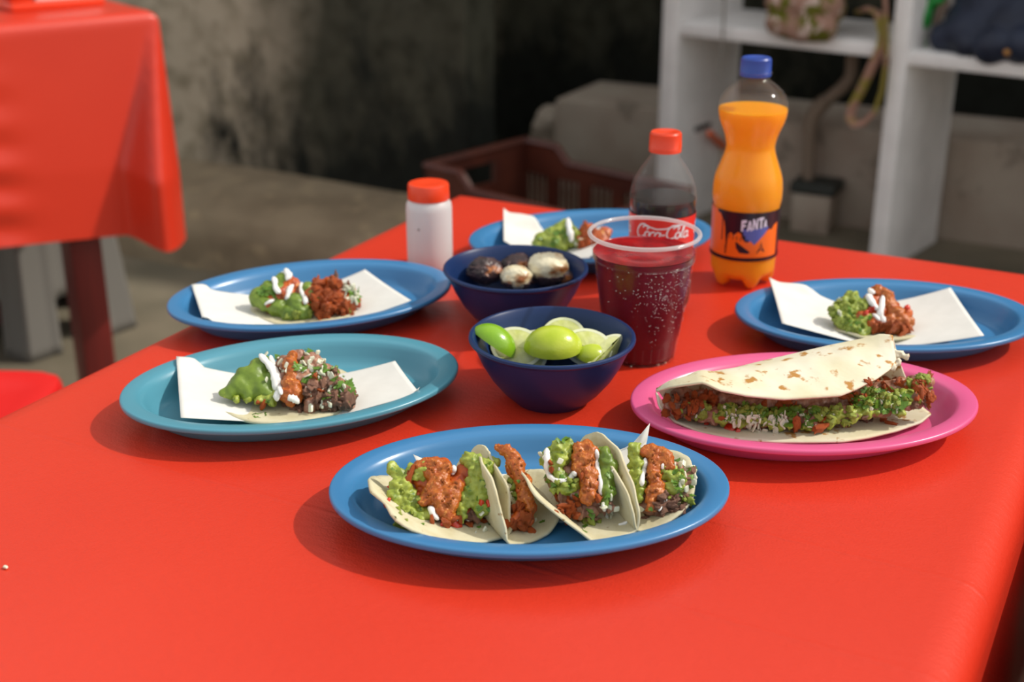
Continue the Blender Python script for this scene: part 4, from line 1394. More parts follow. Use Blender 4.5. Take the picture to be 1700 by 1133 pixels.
def taco_c(f):
    f.blob('meat_filling', [(940, 850, 14, 0.007), (960, 855, 14, 0.007), (985, 850, 16, 0.007), (1000, 840, 16, 0.007), (960, 830, 18, 0.007), (985, 820, 20, 0.007), (940, 820, 18, 0.007), (920, 800, 16, 0.007), (950, 795, 20, 0.007), (985, 790, 18, 0.007), (915, 770, 14, 0.007), (950, 765, 18, 0.007), (990, 765, 14, 0.007), (1015, 850, 10, 0.007)], M['beef'], zmin=0.007, amp=0.002, nscale=240)
    f.blob('guacamole', [(916, 748, 12.8, -0.001), (926, 742, 14.1, -0.001), (937, 750, 15.4, -0.001), (945, 738, 10.2, -0.001), (930, 762, 15.4, -0.001), (905, 764, 11.5, -0.001), (918, 775, 11.5, -0.001), (930, 790, 15.4, -0.001), (944, 798, 11.5, -0.001), (934, 808, 12.8, -0.001), (945, 812, 10.2, -0.001), (956, 804, 9, -0.001), (924, 806, 9, -0.001)], M['guac'], amp=0.0026, nscale=300, amp2=0.0014, nscale2=110, voxel=0.0013)
    f.blob('guacamole', [(1000, 750, 12.2, -0.001), (1006, 765, 14.9, -0.001), (1009, 782, 16.2, -0.001), (1006, 800, 14.9, -0.001), (1010, 818, 13.5, -0.001), (1016, 770, 10.8, -0.001), (1004, 832, 10.8, -0.001)], M['guac_smooth'], amp=0.002, nscale=230)
    f.blob('salsa', [(960, 736, 10.1, -0.005), (974, 734, 12.3, -0.005), (982, 742, 11.2, -0.005), (962, 750, 14.6, -0.005), (974, 756, 15.7, -0.006), (958, 768, 12.3, -0.005), (972, 774, 15.7, -0.006), (983, 782, 11.2, -0.005), (976, 794, 14.6, -0.006), (984, 800, 10.1, -0.005), (972, 808, 12.3, -0.006), (980, 816, 11.2, -0.006), (970, 820, 10.1, -0.005), (977, 828, 6.7, -0.005)], M['salsa'], amp=0.0011, nscale=520, amp2=0.0012, nscale2=130, voxel=0.0012)
    for (x, y, s) in [(912, 826, 15), (924, 832, 16), (936, 840, 17), (950, 842, 16), (956, 856, 16), (944, 850, 13), (960, 866, 12), (902, 800, 14), (896, 806, 14), (990, 826, 14), (996, 832, 12), (914, 772, 14), (918, 780, 12), (942, 830, 12), (966, 792, 10)]: f.bit('chicken', x, y, s, sink=.1)
    for (x, y, s) in [(996, 842, 18), (1004, 846, 16), (972, 852, 16), (984, 862, 14), (1012, 836, 12), (962, 848, 13), (930, 822, 14)]: f.bit('beef', x, y, s)
    for (x, y, s) in [(878, 742, 24), (872, 734, 14), (890, 746, 12), (900, 756, 15), (1018, 852, 18), (930, 766, 13), (1022, 846, 12), (1014, 862, 11), (928, 780, 9), (1014, 826, 10), (1018, 784, 9)]: f.bit('onion', x, y, s)
    for (x, y, s) in [(896, 740, 16), (900, 748, 14), (948, 724, 20), (940, 730, 16), (934, 734, 12), (979, 850, 18), (984, 858, 14), (900, 812, 14), (957, 824, 14), (972, 876, 16), (970, 884, 12), (914, 734, 14), (926, 732, 12), (1010, 790, 14), (1008, 824, 16), (1016, 810, 14), (1022, 832, 12)]: f.bit('cilantro', x, y, s)
    for (x, y, s) in [(970, 868, 20), (980, 872, 18), (995, 868, 15), (890, 776, 12), (900, 774, 12), (955, 800, 12)]: f.bit('bit', x, y, s, sink=.1)
    f.scatter('onion', 900, 775, 14, 20, 7, 10); f.scatter('cilantro', 925, 800, 24, 20, 10, 13); f.scatter('bit', 930, 805, 26, 12, 10, 12); f.scatter('chicken', 935, 840, 28, 18, 14, 15); f.scatter('onion', 1005, 850, 16, 14, 8, 11)
    f.scatter('saucebit', 970, 780, 18, 40, 20, 5)
    f.drizzle([(901, 736), (907, 732), (909, 742), (908, 758), (909, 778), (914, 792), (924, 799), (936, 799), (946, 796), (952, 787), (956, 785)], 4.8)
    f.drizzle([(988, 749), (991, 762), (994, 776), (997, 795), (998, 810), (998, 822)], 3.8)
    f.drizzle([(1001, 838), (1006, 848), (1008, 862)], 3.4)
    f.drizzle([(1028, 874), (1042, 870), (1046, 858), (1048, 842)], 3.6)
folded_taco('third folded taco from the left, cream zigzag over its guacamole', (1020, 894), 22, 0.065, 0.054, 0.026, 0.0, 42, 84, ((975, 884), 46), taco_c)

def taco_d(f):
    f.blob('meat_filling', [(1090, 850, 14, 0.007), (1110, 840, 16, 0.007), (1125, 825, 14, 0.007), (1085, 830, 18, 0.007), (1110, 815, 18, 0.007), (1135, 805, 14, 0.007), (1080, 805, 18, 0.007), (1100, 790, 18, 0.007), (1125, 785, 14, 0.007), (1150, 795, 10, 0.007), (1080, 775, 16, 0.007), (1070, 850, 9, 0.007)], M['beef'], zmin=0.007, amp=0.0024, nscale=240)
    f.blob('guacamole', [(1050, 740, 10.2, -0.001), (1055, 752, 12.8, -0.001), (1058, 768, 14.1, -0.001), (1056, 784, 12.8, -0.001), (1060, 800, 11.5, -0.001), (1062, 814, 10.2, -0.001), (1060, 826, 7.7, -0.001)], M['guac'], amp=0.0026, nscale=300, amp2=0.0014, nscale2=110, voxel=0.0013)
    f.blob('guacamole', [(1106, 780, 11.5, -0.001), (1116, 786, 14.1, -0.001), (1126, 796, 14.1, -0.001), (1120, 802, 12.8, -0.001), (1130, 806, 10.2, -0.001), (1112, 808, 10.2, -0.001)], M['guac'], amp=0.0026, nscale=300, amp2=0.0014, nscale2=110, voxel=0.0013)
    f.blob('salsa', [(1070, 743, 10.1, -0.005), (1082, 742, 12.3, -0.005), (1096, 744, 12.3, -0.005), (1107, 752, 12.3, -0.005), (1112, 766, 10.1, -0.005), (1086, 756, 11.2, -0.005), (1100, 762, 9, -0.005), (1084, 772, 11.2, -0.005), (1086, 786, 13.4, -0.006), (1092, 798, 12.3, -0.006), (1080, 806, 11.2, -0.006), (1090, 812, 12.3, -0.006), (1100, 816, 9, -0.005), (1079, 822, 10.1, -0.005), (1085, 834, 9, -0.005), (1076, 838, 6.7, -0.005)], M['salsa'], amp=0.0011, nscale=520, amp2=0.0012, nscale2=130, voxel=0.0012)
    for (x, y, s) in [(1112, 838, 18), (1120, 830, 20), (1104, 848, 16), (1098, 852, 14), (1076, 858, 16), (1070, 862, 12), (1130, 820, 16), (1134, 782, 13), (1158, 790, 14), (1150, 784, 12), (1142, 796, 12), (1088, 852, 12)]: f.bit('beef', x, y, s)
    for (x, y, s) in [(1144, 806, 22), (1154, 812, 16), (1138, 812, 15), (1147, 776, 15), (1138, 772, 14), (1128, 772, 12), (1136, 790, 13), (1064, 846, 11), (1150, 800, 13), (1120, 772, 10)]: f.bit('onion', x, y, s)
    for (x, y, s) in [(1158, 820, 16), (1158, 794, 16), (1128, 767, 14), (1135, 788, 12), (1144, 782, 12), (1166, 800, 12), (1080, 846, 10), (1122, 766, 10), (1150, 824, 12)]: f.bit('cilantro', x, y, s)
    for (x, y, s) in [(1133, 827, 13), (1147, 836, 16), (1137, 838, 11), (1112, 826, 8)]: f.bit('bit', x, y, s, sink=.1)
    f.scatter('onion', 1140, 800, 24, 20, 8, 12); f.scatter('cilantro', 1140, 800, 28, 24, 14, 15); f.scatter('beef', 1115, 835, 28, 16, 10, 15)
    f.scatter('saucebit', 1090, 785, 18, 40, 20, 5)
    f.drizzle([(1071, 760), (1069, 775), (1067, 790), (1065, 806)], 4)
    f.drizzle([(1092, 846), (1096, 836), (1104, 829)], 4)
    f.drizzle([(1100, 772), (1098, 778)], 3)
folded_taco('rightmost of the four folded tacos, open leaf with diced onion', (1068, 884), 20, 0.054, 0.050, 0.0, 0.010, 84, 14, ((1100, 876), 42), taco_d)

# ------------------------------------------------------------------ big folded flour tortilla on the pink plate
def big_tortilla():
    po = PLATES['pink']
    a = po.rotation_euler.z
    eu = Vector((math.cos(a), math.sin(a), 0)); ev = Vector((-math.sin(a), math.cos(a), 0))
    ctr = Vector((po.location.x, po.location.y, TZ))
    r = thing('quesadilla', (ctr.x, ctr.y, TZ + 0.006), 'large folded flour tortilla stuffed with meat, guacamole and onion on the pink plate', 'quesadilla')
    def pv(px, py, v): return on_plane(px, py, ctr + ev * v, ev)
    def curve(pts):
        L = [0]
        for i in range(1, len(pts)): L.append(L[-1] + (pts[i] - pts[i - 1]).length)
        def f(t):
            d = t * L[-1]
            for i in range(1, len(pts)):
                if d <= L[i] + 1e-9:
                    k = (d - L[i - 1]) / max(1e-9, L[i] - L[i - 1])
                    return pts[i - 1].lerp(pts[i], k)
            return pts[-1]
        return f
    # upper leaf: ridge (back) and free edge (front)
    ridge = curve([pv(1090, 646, -0.010), pv(1110, 640, 0.000), pv(1150, 628, 0.012), (pv(1200, 617, 0.020)), pv(1260, 602, 0.026), pv(1320, 588, 0.028), pv(1380, 574, 0.028), pv(1430, 564, 0.026), pv(1462, 556, 0.022), pv(1482, 558, 0.016)])
    edge = curve([pv(1090, 651, -0.012), pv(1112, 644, -0.026), pv(1140, 640, -0.036), pv(1168, 636, -0.042), pv(1195, 649, -0.048), pv(1240, 658, -0.050), pv(1300, 664, -0.050), pv(1350, 661, -0.048), pv(1395, 658, -0.046), pv(1420, 648, -0.040), pv(1455, 630, -0.030), pv(1478, 614, -0.018), pv(1487, 598, -0.004)])
    under = curve([ctr + eu * u + ev * v + UP * z for (u, v, z) in [(-0.100, -0.006, 0.008), (-0.095, 0.010, 0.007), (-0.07, 0.024, 0.0062), (-0.03, 0.036, 0.006), (0.01, 0.040, 0.006), (0.05, 0.038, 0.006), (0.085, 0.030, 0.0062), (0.105, 0.018, 0.007)]])
    low = curve([pv2 for pv2 in [at(1089, 652, 0.026), at(1094, 676, 0.020), at(1118, 700, 0.014), at(1160, 718, 0.011), at(1220, 730, 0.011), at(1290, 735, 0.011), at(1350, 735, 0.011), at(1400, 734, 0.011), at(1440, 728, 0.010), at(1490, 716, 0.010), at(1530, 702, 0.010), at(1546, 688, 0.010)]])
    def f(u, v):
        # v 0..1: low front edge -> under back -> ridge -> free edge
        e, rg, un, lo = edge(u), ridge(u), under(u), low(u)
        if v < 0.34:
            t = v / 0.34
            p = lo.lerp(un, t)
            p.z = lo.z * (1 - t) ** 1.5 + un.z * (1 - (1 - t) ** 1.5)
            p.z = max(p.z, TZ + plate_z(po, p) + 0.0015)
        elif v < 0.5:
            t = (v - 0.34) / 0.16
            p = un.lerp(rg, t)
            p += ev * 0.010 * math.sin(math.pi * t)
            p.z = max(p.z, TZ + plate_z(po, p) + 0.0015)
        else:
            t = (v - 0.5) / 0.5
            p = rg.lerp(e, t)
            p.z += 0.009 * math.sin(math.pi * t) * math.sin(math.pi * min(1, u * 1.1)) ** 0.7
            p.z += 0.0016 * noise.noise((p.x * 55, p.y * 55, 3)) * math.sin(math.pi * t)
        return p
    o = MB().grid(f, 61, 49).build('tortilla', M['flour'], r, smooth=True, off=r.location)
    solidify(o, 0.0016, 0.0)
    fd = Food(r, (1330, 722), 40, 0.012)
    fd.add_surface(o.data)
    core = []
    rnd = random.Random(5)
    for k in range(26):
        t = k / 25
        px = 1118 + t * 425
        py = 674 + 24 * math.sin(math.pi * t ** 0.8) - 32 * max(0, t - 0.6)
        core.append((px, py, 16 if 0.08 < t < 0.94 else 12, 0.004))
        core.append((px, py - 18, 18 if t > 0.1 else 12, 0.014))
    fd.blob('meat_filling', core, M['beef'], zmin=0.010, amp=0.0024, nscale=200)
    gu = []
    for k in range(70):
        t = k / 69
        px = 1185 + t * 350
        ym = 684 + 8 * math.sin(math.pi * min(1, t * 1.4)) - 46 * max(0, t - 0.5) ** 1.1
        gu.append((px + rnd.uniform(-4, 4), ym + rnd.uniform(-13, 13), rnd.uniform(7, 12), rnd.uniform(-0.003, 0.003)))
    fd.blob('guacamole', gu, M['guac'], amp=0.0026, nscale=300, amp2=0.0014, nscale2=110, voxel=0.0013)
    fd.blob('melted_cheese', [(1496, 600, 8, .02), (1508, 603, 8, .02), (1518, 608, 6, .02), (1500, 612, 8, .015), (1485, 606, 7, .02), (1490, 618, 8, .012)], M['flour'], amp=0.002, nscale=260)
    fd.scatter('chicken', 1160, 668, 30, 14, 18, 17); fd.scatter('chicken', 1130, 676, 16, 14, 10, 13)
    fd.scatter('beef', 1140, 684, 28, 14, 14, 15)
    fd.scatter('chicken', 1290, 672, 40, 8, 12, 12); fd.scatter('chicken', 1480, 636, 40, 12, 16, 12)
    fd.scatter('chicken', 1534, 648, 18, 24, 26, 15); fd.scatter('bit', 1525, 640, 20, 16, 12, 13); fd.scatter('chicken', 1130, 672, 30, 18, 18, 16); fd.scatter('onion', 1150, 690, 30, 12, 8, 11); fd.scatter('bit', 1150, 684, 30, 14, 10, 13); fd.scatter('beef', 1525, 668, 18, 14, 12, 12)
    fd.scatter('chicken', 1420, 665, 26, 12, 10, 11)
    for (x, y, s) in [(1218, 713, 22), (1318, 706, 20), (1359, 708, 20), (1465, 700, 18), (1480, 706, 14), (1175, 704, 14), (1200, 694, 12), (1165, 660, 26), (1178, 662, 20), (1362, 700, 14)]: fd.bit('chicken', x, y, s, sink=.1)
    for (x, y, s) in [(1213, 714, 20), (1172, 706, 12), (1226, 712, 14)]: fd.bit('tomato', x, y, s, sink=.1)
    fd.scatter('beef', 1420, 700, 30, 10, 12, 12); fd.scatter('beef', 1330, 700, 30, 8, 8, 11)
    fd.scatter('onion', 1258, 704, 48, 15, 50, 12); fd.scatter('onion', 1220, 688, 25, 12, 18, 11); fd.scatter('onion', 1340, 695, 50, 16, 24, 10)
    fd.scatter('onion', 1470, 670, 40, 20, 16, 8)
    fd.scatter('cilantro', 1320, 690, 48, 18, 44, 17); fd.scatter('cilantro', 1460, 666, 55, 22, 50, 17); fd.scatter('cilantro', 1235, 685, 45, 14, 24, 15)
    fd.scatter('bit', 1385, 690, 45, 16, 28, 12); fd.scatter('bit', 1480, 660, 50, 20, 28, 12); fd.scatter('bit', 1240, 686, 50, 12, 24, 12)
big_tortilla()

# ------------------------------------------------------------------ bowls
BH, BR = 0.058, 0.0697
BPROF = [(0.0001, 0.0012), (0.026, 0.0012), (0.028, 0.0), (0.031, 0.0), (0.0335, 0.0025), (0.042, 0.0105), (0.0515, 0.0225), (0.0590, 0.0355), (0.0640, 0.0470), (0.0664, 0.0530), (0.0690, 0.0545),
         (0.0700, 0.0560), (0.0697, 0.0578), (0.0683, 0.0586), (0.0666, 0.0582), (0.0652, 0.0565), (0.0632, 0.0510), (0.0575, 0.0375), (0.0500, 0.0245), (0.0405, 0.0130), (0.0310, 0.0060), (0.0180, 0.0040), (0.0001, 0.0038)]
BM_ = MB().lathe(BPROF, 80)
def bowl(px, py, label):
    c = at(px, py, BH)
    o = BM_.build('bowl', M['bowl'])
    o.location = (c.x, c.y, TZ)
    tag(o, label, 'bowl', 'navy bowls in the middle of the table')
    return Vector((c.x, c.y, TZ))
b1 = bowl(916.5, 556.5, 'navy bowl of lime pieces, the nearer of the two bowls')
b2 = bowl(856, 443, 'navy bowl of charred onions, the farther of the two bowls')

def lime_piece(px, py, z, size, arc, rot, label, skin='lime_skin'):
    """lime sector: outer skin over the angle arc, two flat flesh faces with pith"""
    c = at(px, py, z)
    r = thing('lime_piece', c, label, 'lime', group='lime pieces in the nearer bowl')
    r.rotation_euler = rot
    Rr = size
    def P3(lat, lon, k=1.0):
        x = math.sin(lat) * Rr * 1.22 * (1 + 0.05 * math.sin(lat) ** 8) * k
        q = math.cos(lat) ** 0.9 * Rr * k if math.cos(lat) > 0 else 0
        return (x, q * math.sin(lon), q * math.cos(lon))
    m = MB().grid(lambda u, v: P3((u - 0.5) * math.pi * 0.995, (v - 0.5) * arc), 25, 17)
    m.build('peel', M[skin], r, smooth=True)
    for sgn in (-1, 1):
        lon = sgn * arc / 2
        mp = MB().grid(lambda u, v: P3((u - 0.5) * math.pi * 0.995, lon, 0.86 + 0.14 * v), 25, 3)
        mp.build('pith', M['lime_pith'], r, smooth=True)
        def ff(u, v):
            x, y, zz = P3((u - 0.5) * math.pi * 0.995, lon, v * 0.86)
            d = 0.0008 * math.sin(v * math.pi) + 0.0005 * noise.noise((x * 400, y * 400, zz * 400))
            nrm = Vector((0, math.cos(lon) * sgn, -math.sin(lon) * sgn))
            return Vector((x, y, zz)) + nrm * d
        MB().grid(ff, 25, 9).build('flesh', M['lime_flesh'], r, smooth=True)
    return r
PI = math.pi
CW_ = HEAD                                       # camera-facing yaw
lime_piece(918, 578, 0.042, 0.0195, PI * 1.0, (0.15, 0.0, CW_ + 0.05), 'halved lime lying peel up in the middle of the lime bowl')
lime_piece(818, 572, 0.044, 0.0165, PI * 0.55, (0.35, 0.55, CW_ - 0.25), 'green lime wedge at the left edge of the lime bowl', 'lime_green')
lime_piece(858, 576, 0.040, 0.0180, PI * 0.95, (-2.25, 0.15, CW_ - 0.25), 'lime half, flesh up, between the green wedge and the peel-up half')
lime_piece(890, 558, 0.043, 0.0175, PI * 0.5, (-2.45, -0.1, CW_ + 0.30), 'long lime wedge, flesh up, behind the peel-up half')
lime_piece(936, 556, 0.044, 0.0150, PI * 0.95, (-1.9, 0.1, CW_ + 0.1), 'lime half with its cut face forward at the back of the lime bowl')
lime_piece(975, 576, 0.043, 0.0170, PI * 0.8, (-2.1, 0.15, CW_ - 0.3), 'lime half, cut face up, just right of the peel-up half')
lime_piece(1007, 582, 0.043, 0.0155, PI * 0.5, (-2.3, -0.5, CW_ + 0.7), 'lime wedge with pale flesh at the right edge of the lime bowl')
lime_piece(984, 594, 0.034, 0.0120, PI * 0.6, (0.8, 0.2, CW_ + 0.2), 'lime wedge, peel forward, low at the right of the peel-up half')
lime_piece(868, 594, 0.032, 0.0165, PI * 0.6, (-2.6, 0.0, CW_ + 0.2), 'lime wedge low in front, left of the peel-up half')

def onion_chunk(px, py, z, wpx, hpx, m, label, seed, ridges=True):
    c = at(px, py, z)
    k = depth_of(c) / FPX
    rx, rz = wpx * k / 2, hpx * k / 2
    r = thing('charred_onion', c, label, 'onion', rz=HEAD, group='onion pieces in the farther bowl')
    off = Vector((seed * 3.1, seed * 7.7, seed))
    tilt = Euler((0.3, random.Random(seed).uniform(-.6, .6), 0)).to_matrix()
    def shape(d, extra=0.0):
        q = 1 + 0.16 * noise.noise(d * 1.2 + off) + 0.05 * noise.noise(d * 4 + off) + extra
        if ridges:
            # layered cut face: steps between the onion's shells
            e = tilt @ d
            g = (e.z * 0.8 + e.x * 0.5) * 4.5 + 0.5 * noise.noise(d * 2 + off)
            q += 0.05 * (g - math.floor(g))
        else: q += 0.12 * noise.noise(d * 6 + off)
        return Vector((d.x * rx, d.y * rx * 0.9, d.z * rz)) * q
    def f(u, v):
        a = u * 2 * PI; b = (v - 0.5) * PI * 0.999
        return shape(Vector((math.cos(b) * math.cos(a), math.cos(b) * math.sin(a), math.sin(b))))
    MB().grid(f, 57, 37).build('onion_layers', M[m], r, smooth=True)
    for kk in range(3 if ridges else 2):
        fa = random.Random(seed * 7 + kk).uniform(0.2, 2.9) + PI
        lo_ = random.Random(seed * 9 + kk).uniform(-0.9, -0.3) if ridges else 0.2
        def g(u, v):
            a = fa + (u - 0.5) * (1.3 + 0.3 * noise.noise((v * 3, seed, kk))); b = lo_ + (v - 0.5) * (0.7 + 0.4 * noise.noise((u * 3, seed, kk + 5)))
            d = Vector((math.cos(b) * math.cos(a), math.cos(b) * math.sin(a), math.sin(b)))
            return shape(d, 0.07 + 0.05 * noise.noise((u * 4, v * 4, seed)))
        solidify(MB().grid(g, 15, 11).build('charred_skin', M['char'], r, smooth=True), 0.0008)
onion_chunk(806, 449, 0.046, 62, 44, 'char', 'blackened onion at the left of the onion bowl', 1, False)
onion_chunk(858, 440, 0.044, 54, 36, 'char', 'dark charred onion at the back of the onion bowl', 2, False)
onion_chunk(857, 460, 0.044, 52, 36, 'grill_onion', 'pale grilled onion in front, middle of the onion bowl', 3)
onion_chunk(911, 447, 0.046, 66, 56, 'grill_onion', 'large pale grilled onion on the right of the onion bowl', 4)
onion_chunk(884, 458, 0.038, 30, 28, 'char', 'small burnt onion bit between the two pale onions', 5, False)
onion_chunk(938, 460, 0.040, 26, 24, 'char', 'small burnt onion bit at the right rim of the onion bowl', 6, False)

# ------------------------------------------------------------------ salt shaker
c = at(711, 303, 0.095)
r = thing('salt_shaker', (c.x, c.y, TZ), 'white plastic shaker with a red cap behind the plates', 'shaker')
MB().lathe([(0.0001, 0.001), (0.020, 0.0), (0.0235, 0.0015), (0.0248, 0.006), (0.0250, 0.02), (0.0250, 0.066), (0.0245, 0.0715), (0.0225, 0.0755), (0.0215, 0.0765), (0.0215, 0.080), (0.0001, 0.080)], 56).build('bottle', M['shaker'], r)
MB().lathe([(0.0001, 0.0775), (0.0210, 0.0775), (0.0226, 0.0775), (0.0228, 0.0785), (0.0222, 0.0925), (0.0214, 0.0943), (0.0200, 0.0948), (0.0120, 0.0946), (0.0090, 0.0940), (0.0001, 0.0940)], 56).build('cap', M['red_cap'], r)
p = on_plane(695, 382, Vector((c.x, c.y, 0)) - FWD * 0.0247, FWD)
MB().lathe([(0.0001, 0.0003), (0.0010, 0.0001), (0.0012, -0.0004)], 8).build('speck', M['salt'], r).matrix_local = Matrix.Translation(p - Vector(r.location)) @ (-FWD).to_track_quat('Z', 'Y').to_matrix().to_4x4()

# ------------------------------------------------------------------ bottles
def wrap(name, polys, rad, zc, a0, m, root, sub=0.004):
    """flat polygons (metres, x along the label, y up) wrapped round a bottle; a0 = angle of x = 0"""
    bm = bmesh.new()
    for pl in polys:
        vs = [bm.verts.new((x, y, 0)) for x, y in pl]
        try: bm.faces.new(vs)
        except ValueError: pass
    bmesh.ops.triangulate(bm, faces=bm.faces[:])
    for _ in range(4):
        es = [e for e in bm.edges if e.calc_length() > sub]
        if not es: break
        bmesh.ops.subdivide_edges(bm, edges=es, cuts=1)
        bmesh.ops.triangulate(bm, faces=bm.faces[:])
    mb = MB()
    bm.verts.index_update()
    vs = []
    for q in bm.verts:
        rr = rad(zc + q.co.y) if callable(rad) else rad
        a = a0 + q.co.x / rr
        vs.append((rr * math.cos(a), rr * math.sin(a), zc + q.co.y))
    mb.add(vs, [tuple(q.index for q in f.verts) for f in bm.faces])
    bm.free()
    return mb.build(name, m, root, smooth=True)
def stroke(pts, w):
    """thick polyline as quads"""
    out = []
    P = [Vector((x, y)) for x, y in pts]
    nrm = []
    for i in range(len(P)):
        t = (P[min(i + 1, len(P) - 1)] - P[max(i - 1, 0)])
        t = t.normalized() if t.length > 0 else Vector((1, 0))
        nrm.append(Vector((-t.y, t.x)))
    ws = w if hasattr(w, '__len__') else [w] * len(P)
    for i in range(len(P) - 1):
        a, b = P[i], P[i + 1]
        out.append([tuple(a + nrm[i] * ws[i] / 2), tuple(a - nrm[i] * ws[i] / 2), tuple(b - nrm[i + 1] * ws[i + 1] / 2), tuple(b + nrm[i + 1] * ws[i + 1] / 2)])
    return out
def prof_r(prof):
    def f(z):
        for (r0, z0), (r1, z1) in zip(prof, prof[1:]):
            if z0 <= z <= z1: return r0 + (r1 - r0) * (z - z0) / max(1e-9, z1 - z0)
        return prof[-1][0]
    return f
def smooth_prof(pts, n=6):
    """Catmull-Rom through (r, z)"""
    out = []
    for i in range(len(pts) - 1):
        p0 = pts[max(i - 1, 0)]; p1 = pts[i]; p2 = pts[i + 1]; p3 = pts[min(i + 2, len(pts) - 1)]
        for k in range(n):
            t = k / n
            out.append(tuple(0.5 * (2 * p1[j] + (p2[j] - p0[j]) * t + (2 * p0[j] - 5 * p1[j] + 4 * p2[j] - p3[j]) * t * t + (3 * p1[j] - p0[j] - 3 * p2[j] + p3[j]) * t ** 3) for j in (0, 1)))
    out.append(pts[-1])
    return out
def cap(root, z0, z1, rad, m, name='cap'):
    mm = MB()
    n = 96
    def ring(rr, z, rib):
        return [((rr - (rib if k % 2 else 0)) * math.cos(2 * PI * k / n), (rr - (rib if k % 2 else 0)) * math.sin(2 * PI * k / n), z) for k in range(n)]
    h = z1 - z0
    rings = [ring(rad * 0.9, z0 + .0004, 0), ring(rad * 1.0, z0, 0), ring(rad, z0 + h * .22, 0), ring(rad, z0 + h * .24, .0005), ring(rad * .985, z1 - h * .16, .0005), ring(rad * .97, z1 - h * .08, .0001), ring(rad * .9, z1, 0), ring(rad * .6, z1, 0), ring(rad * .55, z1 - .0005, 0), ring(.0002, z1 - .0005, 0)]
    vs = [p for g in rings for p in g]
    fs = []
    for i in range(len(rings) - 1):
        for k in range(n):
            k2 = (k + 1) % n
            fs.append((i * n + k, i * n + k2, (i + 1) * n + k2, (i + 1) * n + k))
    mm.add(vs, fs)
    return mm.build(name, m, root)

# orange soda: tall waisted bottle
c = at(1256, 97, 0.236)
r = thing('soda_bottle', (c.x, c.y, TZ), 'tall waisted bottle of orange soda with a blue cap', 'bottle')
FP = smooth_prof([(0.0265, 0.0020), (0.0310, 0.0050), (0.0337, 0.0120), (0.0343, 0.0220), (0.0346, 0.0330), (0.0347, 0.0600), (0.0350, 0.0830), (0.0362, 0.0920), (0.0366, 0.1010), (0.0352, 0.1150), (0.0305, 0.1290), (0.0262, 0.1420), (0.0258, 0.1500), (0.0285, 0.1610), (0.0333, 0.1730), (0.0354, 0.1830), (0.0348, 0.1920), (0.0310, 0.2010), (0.0240, 0.2085), (0.0165, 0.2140), (0.0132, 0.2180), (0.0128, 0.2200)], 5)
fr = prof_r(FP)
def petal(rr, a, z):
    # five feet at the base
    k = max(0.0, 1 - z / 0.018)
    q = max(0.0, math.cos(5 * (a - 0.35)))
    return (rr * (1 - 0.10 * k * (1 - q))) * math.cos(a), (rr * (1 - 0.10 * k * (1 - q))) * math.sin(a), z + 0.010 * k * (1 - q) ** 2 - 0.002 * k
MB().lathe([(0.0002, 0.010), (0.012, 0.008), (0.020, 0.003)] + FP, 80, fn=petal).build('bottle_wall', M['pet'], r, smooth=True)
LQ = [(max(0.0002, q - 0.0009), z) for q, z in FP if z <= 0.1855]
LQ = [(0.0002, 0.0112), (0.012, 0.009), (0.0195, 0.0045)] + [(q, max(z, 0.0035)) for q, z in LQ]
LQ += [(fr(0.186) - 0.0009, 0.186), (0.0002, 0.186)]
MB().lathe(LQ, 80, fn=petal).build('orange_soda', M['fanta'], r, smooth='auto')
MB().lathe([(0.0128, 0.2180), (0.0128, 0.2210), (0.0168, 0.2215), (0.0170, 0.2228), (0.0128, 0.2236), (0.0125, 0.230)], 40).build('neck_ring', M['pet'], r)
cap(r, 0.2190, 0.2372, 0.0156, M['blue_cap'])
A0 = math.atan2(CAM.y - c.y, CAM.x - c.x)                     # side facing the camera
def lab_r(d): return lambda z: fr(z) + d
LZ0, LZ1 = 0.034, 0.0855
lab = MB().lathe([(fr(z) + 0.0004, z) for z in [LZ0 + (LZ1 - LZ0) * i / 8 for i in range(9)]], 80)
lab = lab.build('label', M['label_dark'], r, smooth=True)
# printed picture: orange skyline, drips, blue wedge, lettering (x to the right seen from outside)
zc = (LZ0 + LZ1) / 2
H2 = (LZ1 - LZ0) / 2
sil = []
def rect(x0, x1, y0, y1): return [(x0, y0), (x1, y0), (x1, y1), (x0, y1)]
yb = -H2 + 0.0032
sil.append([(-0.060, yb), (-0.0285, yb), (-0.0285, 0.006), (-0.0260, 0.010), (-0.0262, 0.017), (-0.0290, 0.0215), (-0.0330, 0.0225), (-0.034, H2), (-0.060, H2)])
sil.append([(-0.0285, yb), (-0.0195, yb), (-0.0200, -0.012), (-0.0213, -0.002), (-0.0222, 0.008), (-0.0240, 0.0150), (-0.0262, 0.0165), (-0.0285, 0.012)])
sil.append([(-0.0195, yb), (0.040, yb), (0.040, 0.0125), (0.0335, 0.0105), (0.0300, 0.0060), (0.0265, 0.0075), (0.0180, 0.0025), (0.0105, -0.0085), (0.0060, -0.0040), (0.0020, -0.0060), (-0.0030, -0.0020), (-0.0042, 0.0030), (-0.0070, 0.0050), (-0.0095, 0.0030), (-0.0105, -0.0010), (-0.0128, 0.0005), (-0.0135, 0.0030), (-0.0160, 0.0035), (-0.0180, 0.0005), (-0.0188, -0.010)])
wrap('orange_print', sil, lab_r(0.0006), zc, A0 + 0.02, M['label_orange'], lab)
dk = [rect(-0.0262, -0.0250, -0.006, 0.0165), rect(-0.0212, -0.0204, -0.020, -0.010)]
ey = [(-0.0285 + 0.0026 * math.cos(2 * PI * k / 14), 0.0165 + 0.0026 * math.sin(2 * PI * k / 14)) for k in range(14)]
dk.append([(-0.0096, -0.0060), (-0.0078, -0.0062), (0.0060, -0.0160), (0.0040, -0.0178), (-0.0050, -0.0172), (-0.0086, -0.0120)])
